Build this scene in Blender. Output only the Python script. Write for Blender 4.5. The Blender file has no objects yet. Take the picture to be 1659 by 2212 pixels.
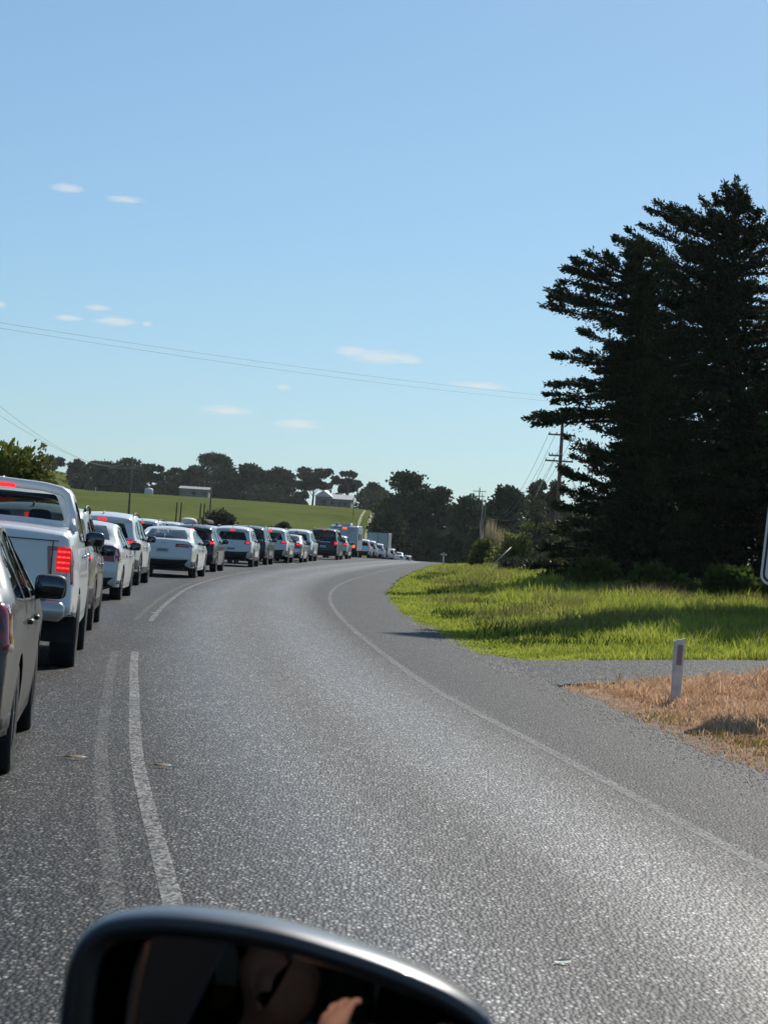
import bpy, bmesh, math, random
import numpy as np
from mathutils import Vector, Matrix
from mathutils.geometry import delaunay_2d_cdt

R = math.radians
scene = bpy.context.scene
COL = scene.collection
random.seed(7)

# ------------------------------------------------------------------ camera
EYE = Vector((0, 0, 1.47))
cam_data = bpy.data.cameras.new('camera')
cam = bpy.data.objects.new('camera', cam_data)
COL.objects.link(cam)
cam_data.sensor_fit = 'HORIZONTAL'
cam_data.sensor_width = 36
cam_data.lens = 36 * 4760 / 1659
cam_data.clip_start = 0.02
cam_data.clip_end = 8000
cam_data.dof.use_dof = True
cam_data.dof.focus_distance = 60
cam_data.dof.aperture_fstop = 30
cam.matrix_world = Matrix.Translation(EYE) @ Matrix.Rotation(R(90.72), 4, 'X') @ Matrix.Rotation(R(3.5), 4, 'Z')
scene.camera = cam
CAM3 = cam.matrix_world.to_3x3()

# ------------------------------------------------------------------ light and exposure
SUN_AZ, SUN_EL = 22.0, 38.0      # degrees to the right of the view, degrees up
sun_dir = Vector((math.sin(R(SUN_AZ)) * math.cos(R(SUN_EL)), math.cos(R(SUN_AZ)) * math.cos(R(SUN_EL)), math.sin(R(SUN_EL))))
sun_data = bpy.data.lights.new('sun', 'SUN')
sun_data.energy = 5.0
sun_data.angle = R(0.5)
sun_data.color = (1.0, 0.95, 0.87)
sun = bpy.data.objects.new('sun', sun_data)
COL.objects.link(sun)
sun.rotation_euler = sun_dir.to_track_quat('Z', 'Y').to_euler()

world = bpy.data.worlds.new('World')
scene.world = world
world.use_nodes = True
wn, wl = world.node_tree.nodes, world.node_tree.links
wn.clear()


def N(nodes, kind, **kw):
    n = nodes.new(kind)
    for k, v in kw.items():
        if k == 'op':
            n.operation = v
        elif isinstance(k, str) and k.startswith('i') and k[1:].isdigit():
            n.inputs[int(k[1:])].default_value = v
        else:
            setattr(n, k, v)
    return n


sky = N(wn, 'ShaderNodeTexSky', sky_type='NISHITA', sun_disc=False, sun_elevation=R(SUN_EL), sun_rotation=R(SUN_AZ),
        altitude=0, air_density=0.9, dust_density=0.5, ozone_density=2.5)
# soften the sky's range the way the photograph's tone curve does
pre = N(wn, 'ShaderNodeMix', data_type='RGBA', blend_type='MULTIPLY')
pre.inputs[0].default_value = 1
pre.inputs[7].default_value = (0.1, 0.1, 0.1, 1)
wl.new(sky.outputs[0], pre.inputs[6])
gam = N(wn, 'ShaderNodeGamma')
gam.inputs['Gamma'].default_value = 0.70
wl.new(pre.outputs[2], gam.inputs['Color'])
hs = N(wn, 'ShaderNodeMix', data_type='RGBA', blend_type='MULTIPLY')
hs.inputs[0].default_value = 1
hs.inputs[7].default_value = (5.4, 7.42, 8.85, 1)
wl.new(gam.outputs[0], hs.inputs[6])
# small fair-weather clouds low over the horizon: (azimuth tan, elevation tan, half width, half height)
CLOUDS = [(-0.1528, 0.1510, 0.0080, 0.0019), (-0.1262, 0.1474, 0.0088, 0.0015), (-0.1480, 0.0920, 0.0071, 0.0013),
          (-0.1269, 0.0918, 0.0101, 0.0019), (-0.1126, 0.0912, 0.0029, 0.0011), (-0.1357, 0.0974, 0.0063, 0.0013),
          (-0.1795, 0.0962, 0.0029, 0.0015), (-0.0191, 0.0849, 0.0084, 0.0021), (-0.0063, 0.0830, 0.0168, 0.0029),
          (0.0064, 0.0823, 0.0084, 0.0019), (0.0396, 0.0727, 0.0137, 0.0015), (-0.0491, 0.0662, 0.0038, 0.0011),
          (-0.0741, 0.0544, 0.0126, 0.0019), (-0.0416, 0.0500, 0.0116, 0.0021), (-0.30, 0.11, 0.02, 0.003),
          (0.27, 0.09, 0.02, 0.003), (0.36, 0.13, 0.018, 0.003), (-0.42, 0.07, 0.03, 0.003)]
tc = N(wn, 'ShaderNodeTexCoord')
sep = N(wn, 'ShaderNodeSeparateXYZ')
wl.new(tc.outputs['Generated'], sep.inputs[0])
ysafe = N(wn, 'ShaderNodeMath', op='MAXIMUM', i1=0.05)
wl.new(sep.outputs['Y'], ysafe.inputs[0])
dx = N(wn, 'ShaderNodeMath', op='DIVIDE')
dz = N(wn, 'ShaderNodeMath', op='DIVIDE')
wl.new(sep.outputs['X'], dx.inputs[0]); wl.new(ysafe.outputs[0], dx.inputs[1])
wl.new(sep.outputs['Z'], dz.inputs[0]); wl.new(ysafe.outputs[0], dz.inputs[1])
cmb = N(wn, 'ShaderNodeCombineXYZ')
wl.new(dx.outputs[0], cmb.inputs[0]); wl.new(dz.outputs[0], cmb.inputs[1])
mp = N(wn, 'ShaderNodeMapping')
mp.inputs['Scale'].default_value = (0.55, 3.4, 1)
wl.new(cmb.outputs[0], mp.inputs[0])
cn = N(wn, 'ShaderNodeTexNoise')
cn.inputs['Scale'].default_value = 150
cn.inputs['Detail'].default_value = 6
cn.inputs['Roughness'].default_value = 0.65
wl.new(mp.outputs[0], cn.inputs['Vector'])
total = None
for (ca, ce, rw, rh) in CLOUDS:
    sb = N(wn, 'ShaderNodeVectorMath', op='SUBTRACT', i1=(ca, ce, 0))
    wl.new(cmb.outputs[0], sb.inputs[0])
    ml = N(wn, 'ShaderNodeVectorMath', op='MULTIPLY', i1=(1 / (rw * 1.25), 1 / (rh * 1.5), 0))
    wl.new(sb.outputs[0], ml.inputs[0])
    ln = N(wn, 'ShaderNodeVectorMath', op='LENGTH')
    wl.new(ml.outputs[0], ln.inputs[0])
    iv = N(wn, 'ShaderNodeMath', op='SUBTRACT', i0=1.0)
    iv.use_clamp = True
    wl.new(ln.outputs['Value'], iv.inputs[1])
    if total is None:
        total = iv
    else:
        mx = N(wn, 'ShaderNodeMath', op='MAXIMUM')
        wl.new(total.outputs[0], mx.inputs[0]); wl.new(iv.outputs[0], mx.inputs[1])
        total = mx
nm = N(wn, 'ShaderNodeMath', op='MULTIPLY_ADD', i1=2.4, i2=-1.32)
wl.new(cn.outputs['Fac'], nm.inputs[0])
ad = N(wn, 'ShaderNodeMath', op='MULTIPLY_ADD', i1=1.5)
wl.new(total.outputs[0], ad.inputs[0]); wl.new(nm.outputs[0], ad.inputs[2])
gate = N(wn, 'ShaderNodeMath', op='MULTIPLY')
gate.use_clamp = True
t2 = N(wn, 'ShaderNodeMath', op='MULTIPLY', i1=3.0)
t2.use_clamp = True
wl.new(total.outputs[0], t2.inputs[0])
wl.new(ad.outputs[0], gate.inputs[0]); wl.new(t2.outputs[0], gate.inputs[1])
cmix = N(wn, 'ShaderNodeMix', data_type='RGBA')
cf = N(wn, 'ShaderNodeMath', op='MULTIPLY', i1=0.5)
wl.new(gate.outputs[0], cf.inputs[0])
wl.new(cf.outputs[0], cmix.inputs[0])
wl.new(hs.outputs[2], cmix.inputs[6])
cmix.inputs[7].default_value = (8.4, 8.3, 8.0, 1)
bg = N(wn, 'ShaderNodeBackground')
bg.inputs['Strength'].default_value = 0.1
wl.new(cmix.outputs[2], bg.inputs['Color'])
wo = N(wn, 'ShaderNodeOutputWorld')
wl.new(bg.outputs[0], wo.inputs['Surface'])

vs = scene.view_settings
vs.view_transform = 'Standard'
vs.look = 'None'
vs.exposure = 0.0
vs.gamma = 1.0
scene.cycles.max_bounces = 8
scene.cycles.transparent_max_bounces = 24
scene.cycles.use_denoising = True

# ------------------------------------------------------------------ materials
MATS = {}


def pmat(name, col, rough=0.5, metal=0.0, coat=0.0, spec=0.5, emit=None, estr=0.0, noise=None):
    m = bpy.data.materials.new(name)
    m.use_nodes = True
    nt = m.node_tree
    b = nt.nodes['Principled BSDF']
    b.inputs['Base Color'].default_value = (*col, 1)
    b.inputs['Roughness'].default_value = rough
    b.inputs['Metallic'].default_value = metal
    b.inputs['Coat Weight'].default_value = coat
    b.inputs['Coat Roughness'].default_value = 0.03
    b.inputs['Specular IOR Level'].default_value = spec
    if emit:
        b.inputs['Emission Color'].default_value = (*emit, 1)
        b.inputs['Emission Strength'].default_value = estr
    if noise:      # (scale, amount): mottled colour
        t = N(nt.nodes, 'ShaderNodeTexCoord')
        n = N(nt.nodes, 'ShaderNodeTexNoise')
        n.inputs['Scale'].default_value = noise[0]
        n.inputs['Detail'].default_value = 5
        nt.links.new(t.outputs['Object'], n.inputs['Vector'])
        mr = N(nt.nodes, 'ShaderNodeMapRange')
        mr.inputs[1].default_value = 0.3
        mr.inputs[2].default_value = 0.7
        mr.inputs[3].default_value = 1 - noise[1]
        mr.inputs[4].default_value = 1 + noise[1]
        nt.links.new(n.outputs['Fac'], mr.inputs[0])
        mm = N(nt.nodes, 'ShaderNodeMix', data_type='RGBA', blend_type='MULTIPLY')
        mm.inputs[0].default_value = 1
        mm.inputs[6].default_value = (*col, 1)
        nt.links.new(mr.outputs[0], mm.inputs[7])
        nt.links.new(mm.outputs[2], b.inputs['Base Color'])
    if name.startswith('paint_'):      # the inside of the shell is dark trim
        g = N(nt.nodes, 'ShaderNodeNewGeometry')
        tr = N(nt.nodes, 'ShaderNodeBsdfDiffuse')
        tr.inputs[0].default_value = (0.03, 0.03, 0.032, 1)
        ms = N(nt.nodes, 'ShaderNodeMixShader')
        out = nt.nodes['Material Output']
        nt.links.new(g.outputs['Backfacing'], ms.inputs[0])
        nt.links.new(b.outputs[0], ms.inputs[1])
        nt.links.new(tr.outputs[0], ms.inputs[2])
        nt.links.new(ms.outputs[0], out.inputs['Surface'])
    MATS[name] = m
    return m


def glass_mat(name, tint, refl=1.0):
    m = bpy.data.materials.new(name)
    m.use_nodes = True
    nt = m.node_tree
    nt.nodes.clear()
    tr = N(nt.nodes, 'ShaderNodeBsdfTransparent')
    tr.inputs[0].default_value = (*tint, 1)
    gl = N(nt.nodes, 'ShaderNodeBsdfGlossy')
    gl.inputs['Roughness'].default_value = 0.02
    # thin pane: the same reflectance from either side (Schlick)
    lw = N(nt.nodes, 'ShaderNodeLayerWeight')
    lw.inputs[0].default_value = 0.5
    p5 = N(nt.nodes, 'ShaderNodeMath', op='POWER', i1=5.0)
    nt.links.new(lw.outputs['Facing'], p5.inputs[0])
    bo = N(nt.nodes, 'ShaderNodeMath', op='MULTIPLY_ADD', i1=0.92, i2=0.045 + refl - 1.0)
    bo.use_clamp = True
    nt.links.new(p5.outputs[0], bo.inputs[0])
    mx = N(nt.nodes, 'ShaderNodeMixShader')
    nt.links.new(bo.outputs[0], mx.inputs[0])
    nt.links.new(tr.outputs[0], mx.inputs[1])
    nt.links.new(gl.outputs[0], mx.inputs[2])
    o = N(nt.nodes, 'ShaderNodeOutputMaterial')
    nt.links.new(mx.outputs[0], o.inputs[0])
    MATS[name] = m
    return m


def leaf_mat(name, c1, c2, trans=0.35, rough=0.6, scale=0.6):
    m = bpy.data.materials.new(name)
    m.use_nodes = True
    nt = m.node_tree
    nt.nodes.clear()
    g = N(nt.nodes, 'ShaderNodeNewGeometry')
    tcn = N(nt.nodes, 'ShaderNodeTexCoord')
    n = N(nt.nodes, 'ShaderNodeTexNoise')
    n.inputs['Scale'].default_value = scale
    n.inputs['Detail'].default_value = 3
    nt.links.new(tcn.outputs['Object'], n.inputs['Vector'])
    a = N(nt.nodes, 'ShaderNodeMath', op='MULTIPLY', i1=0.45)
    nt.links.new(g.outputs['Random Per Island'], a.inputs[0])
    s = N(nt.nodes, 'ShaderNodeMath', op='MULTIPLY_ADD', i1=1.6, i2=-0.5)
    nt.links.new(n.outputs['Fac'], s.inputs[0])
    s2 = N(nt.nodes, 'ShaderNodeMath', op='ADD')
    s2.use_clamp = True
    nt.links.new(a.outputs[0], s2.inputs[0])
    nt.links.new(s.outputs[0], s2.inputs[1])
    mx = N(nt.nodes, 'ShaderNodeMix', data_type='RGBA')
    nt.links.new(s2.outputs[0], mx.inputs[0])
    mx.inputs[6].default_value = (*c1, 1)
    mx.inputs[7].default_value = (*c2, 1)
    d = N(nt.nodes, 'ShaderNodeBsdfPrincipled')
    d.inputs['Roughness'].default_value = rough
    d.inputs['Specular IOR Level'].default_value = 0.06
    nt.links.new(mx.outputs[2], d.inputs['Base Color'])
    t = N(nt.nodes, 'ShaderNodeBsdfTranslucent')
    nt.links.new(mx.outputs[2], t.inputs['Color'])
    ms = N(nt.nodes, 'ShaderNodeMixShader')
    ms.inputs[0].default_value = trans
    nt.links.new(d.outputs[0], ms.inputs[1])
    nt.links.new(t.outputs[0], ms.inputs[2])
    o = N(nt.nodes, 'ShaderNodeOutputMaterial')
    nt.links.new(ms.outputs[0], o.inputs[0])
    MATS[name] = m
    return m


pmat('paint_white', (0.77, 0.77, 0.75), 0.35, coat=0.6)
pmat('paint_pearl', (0.70, 0.69, 0.65), 0.38, coat=0.6)
pmat('paint_silver', (0.50, 0.50, 0.48), 0.32, metal=0.55, coat=0.7)
pmat('paint_taupe', (0.27, 0.25, 0.20), 0.42, metal=0.3, coat=0.5)
pmat('paint_gunmetal', (0.060, 0.055, 0.044), 0.45, metal=0.2, coat=0.3, noise=(1.5, 0.08))
pmat('paint_black', (0.006, 0.0065, 0.0075), 0.4, coat=0.25)
pmat('paint_navy', (0.014, 0.018, 0.028), 0.35, coat=0.4)
pmat('paint_maroon', (0.07, 0.02, 0.018), 0.45, coat=0.3)
pmat('plastic', (0.018, 0.018, 0.019), 0.55)
pmat('rubber', (0.016, 0.016, 0.016), 0.8, noise=(9, 0.25))
pmat('alloy', (0.42, 0.42, 0.43), 0.35, metal=0.9)
pmat('chrome', (0.75, 0.75, 0.76), 0.12, metal=1.0)
pmat('seat_cloth', (0.03, 0.03, 0.032), 0.85)
pmat('trim_dark', (0.025, 0.025, 0.027), 0.8)
pmat('lamp_red', (0.30, 0.010, 0.014), 0.15, coat=1.0)
pmat('lamp_on', (0.5, 0.01, 0.01), 0.3, emit=(1.0, 0.022, 0.022), estr=1.5)
pmat('lamp_glow', (0.5, 0.01, 0.01), 0.3, emit=(1.0, 0.004, 0.006), estr=0.5)
pmat('lamp_hot', (0.5, 0.05, 0.05), 0.3, emit=(1.0, 0.055, 0.05), estr=1.7)
pmat('lamp_amber', (0.6, 0.1, 0.02), 0.3, emit=(1.0, 0.16, 0.05), estr=1.1)
pmat('lamp_clear', (0.55, 0.52, 0.5), 0.12, coat=1.0)
pmat('mirror_dark', (0.10, 0.11, 0.12), 0.03, metal=1.0)
pmat('plate_white', (0.62, 0.63, 0.60), 0.5)
pmat('plate_ink', (0.20, 0.22, 0.28), 0.6)
pmat('van_panel', (0.46, 0.49, 0.52), 0.4, coat=0.3)
pmat('decal_grey', (0.22, 0.24, 0.27), 0.5)
pmat('beacon_blue', (0.12, 0.16, 0.6), 0.3)
glass_mat('glass', (0.72, 0.78, 0.76))
glass_mat('glass_rear', (0.66, 0.69, 0.69), 1.16)
glass_mat('glass_privacy', (0.02, 0.02, 0.02))
glass_mat('glass_ute', (0.36, 0.42, 0.43))
glass_mat('glass_dark', (0.07, 0.075, 0.08))
pmat('skin', (0.46, 0.21, 0.135), 0.5, noise=(14, 0.08))
pmat('hair', (0.02, 0.014, 0.01), 0.6)
pmat('shirt', (0.03, 0.035, 0.045), 0.9)
pmat('paint_own', (0.035, 0.037, 0.04), 0.36, metal=0.3, coat=0.5)
pmat('housing', (0.012, 0.013, 0.015), 0.3, coat=0.6)
pmat('matte_black', (0.008, 0.008, 0.009), 0.95, spec=0.05)
pmat('mirror_glass', (0.36, 0.37, 0.38), 0.01, metal=1.0)
pmat('bark', (0.06, 0.047, 0.036), 0.95, noise=(6, 0.35))
pmat('dead_wood', (0.30, 0.26, 0.21), 0.9, noise=(3, 0.3))
pmat('timber_pole', (0.17, 0.095, 0.065), 0.85, noise=(2, 0.3))
pmat('pole_grey', (0.10, 0.09, 0.08), 0.85, noise=(2, 0.3))
pmat('wire', (0.10, 0.10, 0.105), 0.6)
pmat('post_white', (0.62, 0.58, 0.53), 0.75, noise=(7, 0.22))
pmat('reflector', (0.27, 0.19, 0.17), 0.5)
pmat('sign_white', (0.66, 0.67, 0.68), 0.5, noise=(4, 0.1))
pmat('sign_black', (0.012, 0.012, 0.013), 0.5)
pmat('galvanised', (0.42, 0.43, 0.44), 0.45, metal=0.7)
pmat('roof_pale', (0.52, 0.51, 0.49), 0.5)
pmat('roof_shed', (0.24, 0.24, 0.23), 0.6)
pmat('house_wall', (0.20, 0.19, 0.175), 0.85)
pmat('wood_fence', (0.13, 0.11, 0.09), 0.9)
pmat('dry_leaf', (0.26, 0.17, 0.07), 0.6)
pmat('pale_leaf', (0.62, 0.58, 0.48), 0.6)
pmat('log_end', (0.55, 0.38, 0.22), 0.8)
pmat('sack_white', (0.75, 0.72, 0.68), 0.8)
leaf_mat('cypress_leaf', (0.020, 0.032, 0.014), (0.050, 0.062, 0.024), 0.12, scale=0.5)
leaf_mat('cypress_far', (0.028, 0.050, 0.018), (0.070, 0.096, 0.034), 0.12, scale=0.2)
leaf_mat('gum_leaf', (0.045, 0.06, 0.03), (0.09, 0.10, 0.05), 0.25, scale=0.4)
leaf_mat('olive_leaf', (0.055, 0.075, 0.012), (0.16, 0.17, 0.035), 0.4, scale=1.2)
leaf_mat('scrub_leaf', (0.045, 0.05, 0.028), (0.12, 0.115, 0.075), 0.2, scale=0.8)
leaf_mat('brown_leaf', (0.07, 0.045, 0.03), (0.14, 0.09, 0.06), 0.2, scale=0.8)
leaf_mat('reed_dry', (0.30, 0.24, 0.13), (0.46, 0.40, 0.25), 0.35, scale=1.5)
leaf_mat('reed_green', (0.13, 0.15, 0.04), (0.24, 0.24, 0.08), 0.4, scale=1.2)
leaf_mat('grass_green', (0.11, 0.17, 0.022), (0.50, 0.52, 0.085), 0.55, scale=0.9)
leaf_mat('grass_dry', (0.34, 0.16, 0.06), (0.86, 0.62, 0.41), 0.4, scale=3.2)
leaf_mat('grass_mixed', (0.12, 0.14, 0.02), (0.36, 0.25, 0.08), 0.4, scale=1.4)
leaf_mat('grass_rank', (0.10, 0.115, 0.025), (0.34, 0.29, 0.11), 0.45, scale=0.7)
leaf_mat('weed_green', (0.035, 0.06, 0.014), (0.10, 0.14, 0.03), 0.35, scale=1.0)
pmat('chip', (0.20, 0.19, 0.175), 0.8)
leaf_mat('weed_brown', (0.12, 0.07, 0.045), (0.22, 0.15, 0.10), 0.3, scale=1.4)


def ground_material():
    m = bpy.data.materials.new('paddock')
    m.use_nodes = True
    nt = m.node_tree
    b = nt.nodes['Principled BSDF']
    b.inputs['Roughness'].default_value = 0.95
    b.inputs['Specular IOR Level'].default_value = 0.0
    t = N(nt.nodes, 'ShaderNodeTexCoord')
    n1 = N(nt.nodes, 'ShaderNodeTexNoise')
    n1.inputs['Scale'].default_value = 0.06
    n1.inputs['Detail'].default_value = 8
    n1.inputs['Roughness'].default_value = 0.7
    n2 = N(nt.nodes, 'ShaderNodeTexNoise')
    n2.inputs['Scale'].default_value = 2.5
    n2.inputs['Detail'].default_value = 5
    for n in (n1, n2):
        nt.links.new(t.outputs['Object'], n.inputs['Vector'])
    ad_ = N(nt.nodes, 'ShaderNodeMath', op='MULTIPLY_ADD', i1=0.45)
    nt.links.new(n2.outputs['Fac'], ad_.inputs[0])
    nt.links.new(n1.outputs['Fac'], ad_.inputs[2])
    cr = N(nt.nodes, 'ShaderNodeValToRGB')
    e = cr.color_ramp.elements
    e[0].position, e[0].color = 0.5, (0.060, 0.086, 0.022, 1)
    e[1].position, e[1].color = 0.95, (0.150, 0.165, 0.048, 1)
    nt.links.new(ad_.outputs[0], cr.inputs[0])
    nt.links.new(cr.outputs[0], b.inputs['Base Color'])
    bp = N(nt.nodes, 'ShaderNodeBump')
    bp.inputs['Distance'].default_value = 0.15
    bp.inputs['Strength'].default_value = 0.6
    nt.links.new(n2.outputs['Fac'], bp.inputs['Height'])
    nt.links.new(bp.outputs[0], b.inputs['Normal'])
    MATS['paddock'] = m


ground_material()


def asphalt_material(name, gravel=False):
    """Coarse chip seal: individual stones in dark bitumen, worn smoother in the wheel paths (UV x = metres from the centre line)."""
    m = bpy.data.materials.new(name)
    m.use_nodes = True
    nt = m.node_tree
    L = nt.links
    b = nt.nodes['Principled BSDF']
    t = N(nt.nodes, 'ShaderNodeTexCoord')
    mpv = N(nt.nodes, 'ShaderNodeMapping')
    mpv.inputs['Scale'].default_value = (1.0, 0.42, 1.0)
    L.new(t.outputs['Object'], mpv.inputs[0])
    v = N(nt.nodes, 'ShaderNodeTexVoronoi', feature='F1')
    v.inputs['Scale'].default_value = 60 if not gravel else 44
    v.inputs['Randomness'].default_value = 1.0
    L.new(mpv.outputs[0], v.inputs['Vector'])
    v2 = N(nt.nodes, 'ShaderNodeTexVoronoi', feature='F1')
    v2.inputs['Scale'].default_value = 26
    L.new(mpv.outputs[0], v2.inputs['Vector'])
    sepc = N(nt.nodes, 'ShaderNodeSeparateColor')
    L.new(v.outputs['Color'], sepc.inputs[0])
    cr = N(nt.nodes, 'ShaderNodeValToRGB')
    cr.color_ramp.interpolation = 'LINEAR'
    e = cr.color_ramp.elements
    e[0].position, e[0].color = 0.0, (0.010, 0.0098, 0.009, 1)
    e[1].position, e[1].color = 1.0, (0.46, 0.44, 0.40, 1)
    for p, c in ((0.42, (0.026, 0.025, 0.022, 1)), (0.56, (0.14, 0.132, 0.115, 1)), (0.78, (0.27, 0.255, 0.222, 1))):
        x = e.new(p)
        x.color = c
    L.new(sepc.outputs[0], cr.inputs[0])
    # bitumen between the stones
    gap = N(nt.nodes, 'ShaderNodeMapRange')
    gap.inputs[1].default_value = 0.30
    gap.inputs[2].default_value = 0.58
    L.new(v.outputs['Distance'], gap.inputs[0])
    mx = N(nt.nodes, 'ShaderNodeMix', data_type='RGBA')
    L.new(gap.outputs[0], mx.inputs[0])
    L.new(cr.outputs[0], mx.inputs[6])
    mx.inputs[7].default_value = (0.018, 0.018, 0.020, 1)
    # broad patches of wear
    n1 = N(nt.nodes, 'ShaderNodeTexNoise')
    n1.inputs['Scale'].default_value = 0.7
    n1.inputs['Detail'].default_value = 6
    n1.inputs['Roughness'].default_value = 0.6
    mpn = N(nt.nodes, 'ShaderNodeMapping')
    mpn.inputs['Scale'].default_value = (1.0, 0.22, 1)
    L.new(t.outputs['UV'], mpn.inputs[0])
    L.new(mpn.outputs[0], n1.inputs['Vector'])
    mr = N(nt.nodes, 'ShaderNodeMapRange')
    mr.inputs[1].default_value = 0.3
    mr.inputs[2].default_value = 0.7
    mr.inputs[3].default_value = 0.74 if not gravel else 0.5
    mr.inputs[4].default_value = 1.22 if not gravel else 0.7
    L.new(n1.outputs['Fac'], mr.inputs[0])
    fac = mr.outputs[0]
    if not gravel:
        # wheel paths at about 0.8 m and 2.3 m from the centre line, each side: polished stone, its paleness part wear, part painted sun glare
        sp = N(nt.nodes, 'ShaderNodeSeparateXYZ')
        L.new(t.outputs['UV'], sp.inputs[0])
        ab = N(nt.nodes, 'ShaderNodeMath', op='ABSOLUTE')
        L.new(sp.outputs[0], ab.inputs[0])
        sh = N(nt.nodes, 'ShaderNodeMath', op='SUBTRACT', i1=0.85)
        L.new(ab.outputs[0], sh.inputs[0])
        sc = N(nt.nodes, 'ShaderNodeMath', op='MULTIPLY', i1=2 * math.pi / 1.5)
        L.new(sh.outputs[0], sc.inputs[0])
        cs = N(nt.nodes, 'ShaderNodeMath', op='COSINE')
        L.new(sc.outputs[0], cs.inputs[0])
        tn = N(nt.nodes, 'ShaderNodeMath', op='MULTIPLY_ADD', i1=1.1, i2=-0.55)
        L.new(n1.outputs['Fac'], tn.inputs[0])
        trk = N(nt.nodes, 'ShaderNodeMath', op='ADD')
        L.new(cs.outputs[0], trk.inputs[0])
        L.new(tn.outputs[0], trk.inputs[1])
        t01 = N(nt.nodes, 'ShaderNodeMapRange')
        t01.inputs[1].default_value = -0.9
        t01.inputs[2].default_value = 0.9
        L.new(trk.outputs[0], t01.inputs[0])
        # shoulders beyond the lane stay rough
        outl = N(nt.nodes, 'ShaderNodeMapRange')
        outl.inputs[1].default_value = 3.1
        outl.inputs[2].default_value = 2.6
        L.new(ab.outputs[0], outl.inputs[0])
        polish = N(nt.nodes, 'ShaderNodeMath', op='MULTIPLY')
        L.new(t01.outputs[0], polish.inputs[0])
        L.new(outl.outputs[0], polish.inputs[1])
        wr_ = N(nt.nodes, 'ShaderNodeValToRGB')  # track wear plus sun glare put into the colour: bright oncoming, dim own lane
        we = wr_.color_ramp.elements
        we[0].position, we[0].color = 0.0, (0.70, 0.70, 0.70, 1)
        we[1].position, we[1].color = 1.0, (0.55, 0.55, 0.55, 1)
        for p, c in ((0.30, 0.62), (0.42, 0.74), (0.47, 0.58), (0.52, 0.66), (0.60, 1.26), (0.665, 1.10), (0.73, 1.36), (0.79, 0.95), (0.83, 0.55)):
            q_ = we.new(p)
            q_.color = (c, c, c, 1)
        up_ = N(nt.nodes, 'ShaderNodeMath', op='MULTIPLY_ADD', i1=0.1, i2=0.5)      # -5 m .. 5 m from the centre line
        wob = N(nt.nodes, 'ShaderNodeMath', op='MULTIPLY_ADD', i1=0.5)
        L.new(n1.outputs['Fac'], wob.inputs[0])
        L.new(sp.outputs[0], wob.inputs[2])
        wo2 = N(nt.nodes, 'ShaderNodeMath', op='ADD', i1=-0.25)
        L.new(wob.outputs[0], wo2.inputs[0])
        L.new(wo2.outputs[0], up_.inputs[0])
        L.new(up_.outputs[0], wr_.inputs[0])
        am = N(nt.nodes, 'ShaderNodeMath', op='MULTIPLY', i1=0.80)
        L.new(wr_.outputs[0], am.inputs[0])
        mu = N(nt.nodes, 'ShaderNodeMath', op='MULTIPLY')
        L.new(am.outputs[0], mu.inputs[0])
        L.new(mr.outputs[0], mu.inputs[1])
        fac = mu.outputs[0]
    mm = N(nt.nodes, 'ShaderNodeMix', data_type='RGBA', blend_type='MULTIPLY')
    mm.inputs[0].default_value = 1
    # clusters of paler and darker stones keep some grain at middle distance
    s2c = N(nt.nodes, 'ShaderNodeSeparateColor')
    L.new(v2.outputs['Color'], s2c.inputs[0])
    m2 = N(nt.nodes, 'ShaderNodeMath', op='MULTIPLY_ADD', i1=0.95, i2=0.56)
    L.new(s2c.outputs[0], m2.inputs[0])
    m3 = N(nt.nodes, 'ShaderNodeMath', op='MULTIPLY')
    L.new(m2.outputs[0], m3.inputs[0])
    L.new(fac, m3.inputs[1])
    L.new(mx.outputs[2], mm.inputs[6])
    L.new(m3.outputs[0], mm.inputs[7])
    L.new(mm.outputs[2], b.inputs['Base Color'])
    b.inputs['Roughness'].default_value = 0.55
    b.inputs['Specular IOR Level'].default_value = 0.4 if not gravel else 0.06
    if not gravel:
        rg = N(nt.nodes, 'ShaderNodeMath', op='MULTIPLY_ADD', i1=-0.10, i2=0.64)
        L.new(polish.outputs[0], rg.inputs[0])
        L.new(rg.outputs[0], b.inputs['Roughness'])
        sg_ = N(nt.nodes, 'ShaderNodeMapRange')
        sg_.inputs[1].default_value = 0.5
        sg_.inputs[2].default_value = 1.2
        sg_.inputs[3].default_value = 0.12
        sg_.inputs[4].default_value = 0.34
        L.new(am.outputs[0], sg_.inputs[0])
        L.new(sg_.outputs[0], b.inputs['Specular IOR Level'])
    bp = N(nt.nodes, 'ShaderNodeBump')
    bp.invert = True
    bp.inputs['Distance'].default_value = 0.007
    bp.inputs['Strength'].default_value = 0.9
    if not gravel:
        bs = N(nt.nodes, 'ShaderNodeMath', op='MULTIPLY_ADD', i1=-0.15, i2=0.66)
        L.new(polish.outputs[0], bs.inputs[0])
        L.new(bs.outputs[0], bp.inputs['Strength'])
    L.new(v.outputs['Distance'], bp.inputs['Height'])
    L.new(bp.outputs[0], b.inputs['Normal'])
    MATS[name] = m


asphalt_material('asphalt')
asphalt_material('gravel', True)


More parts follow.
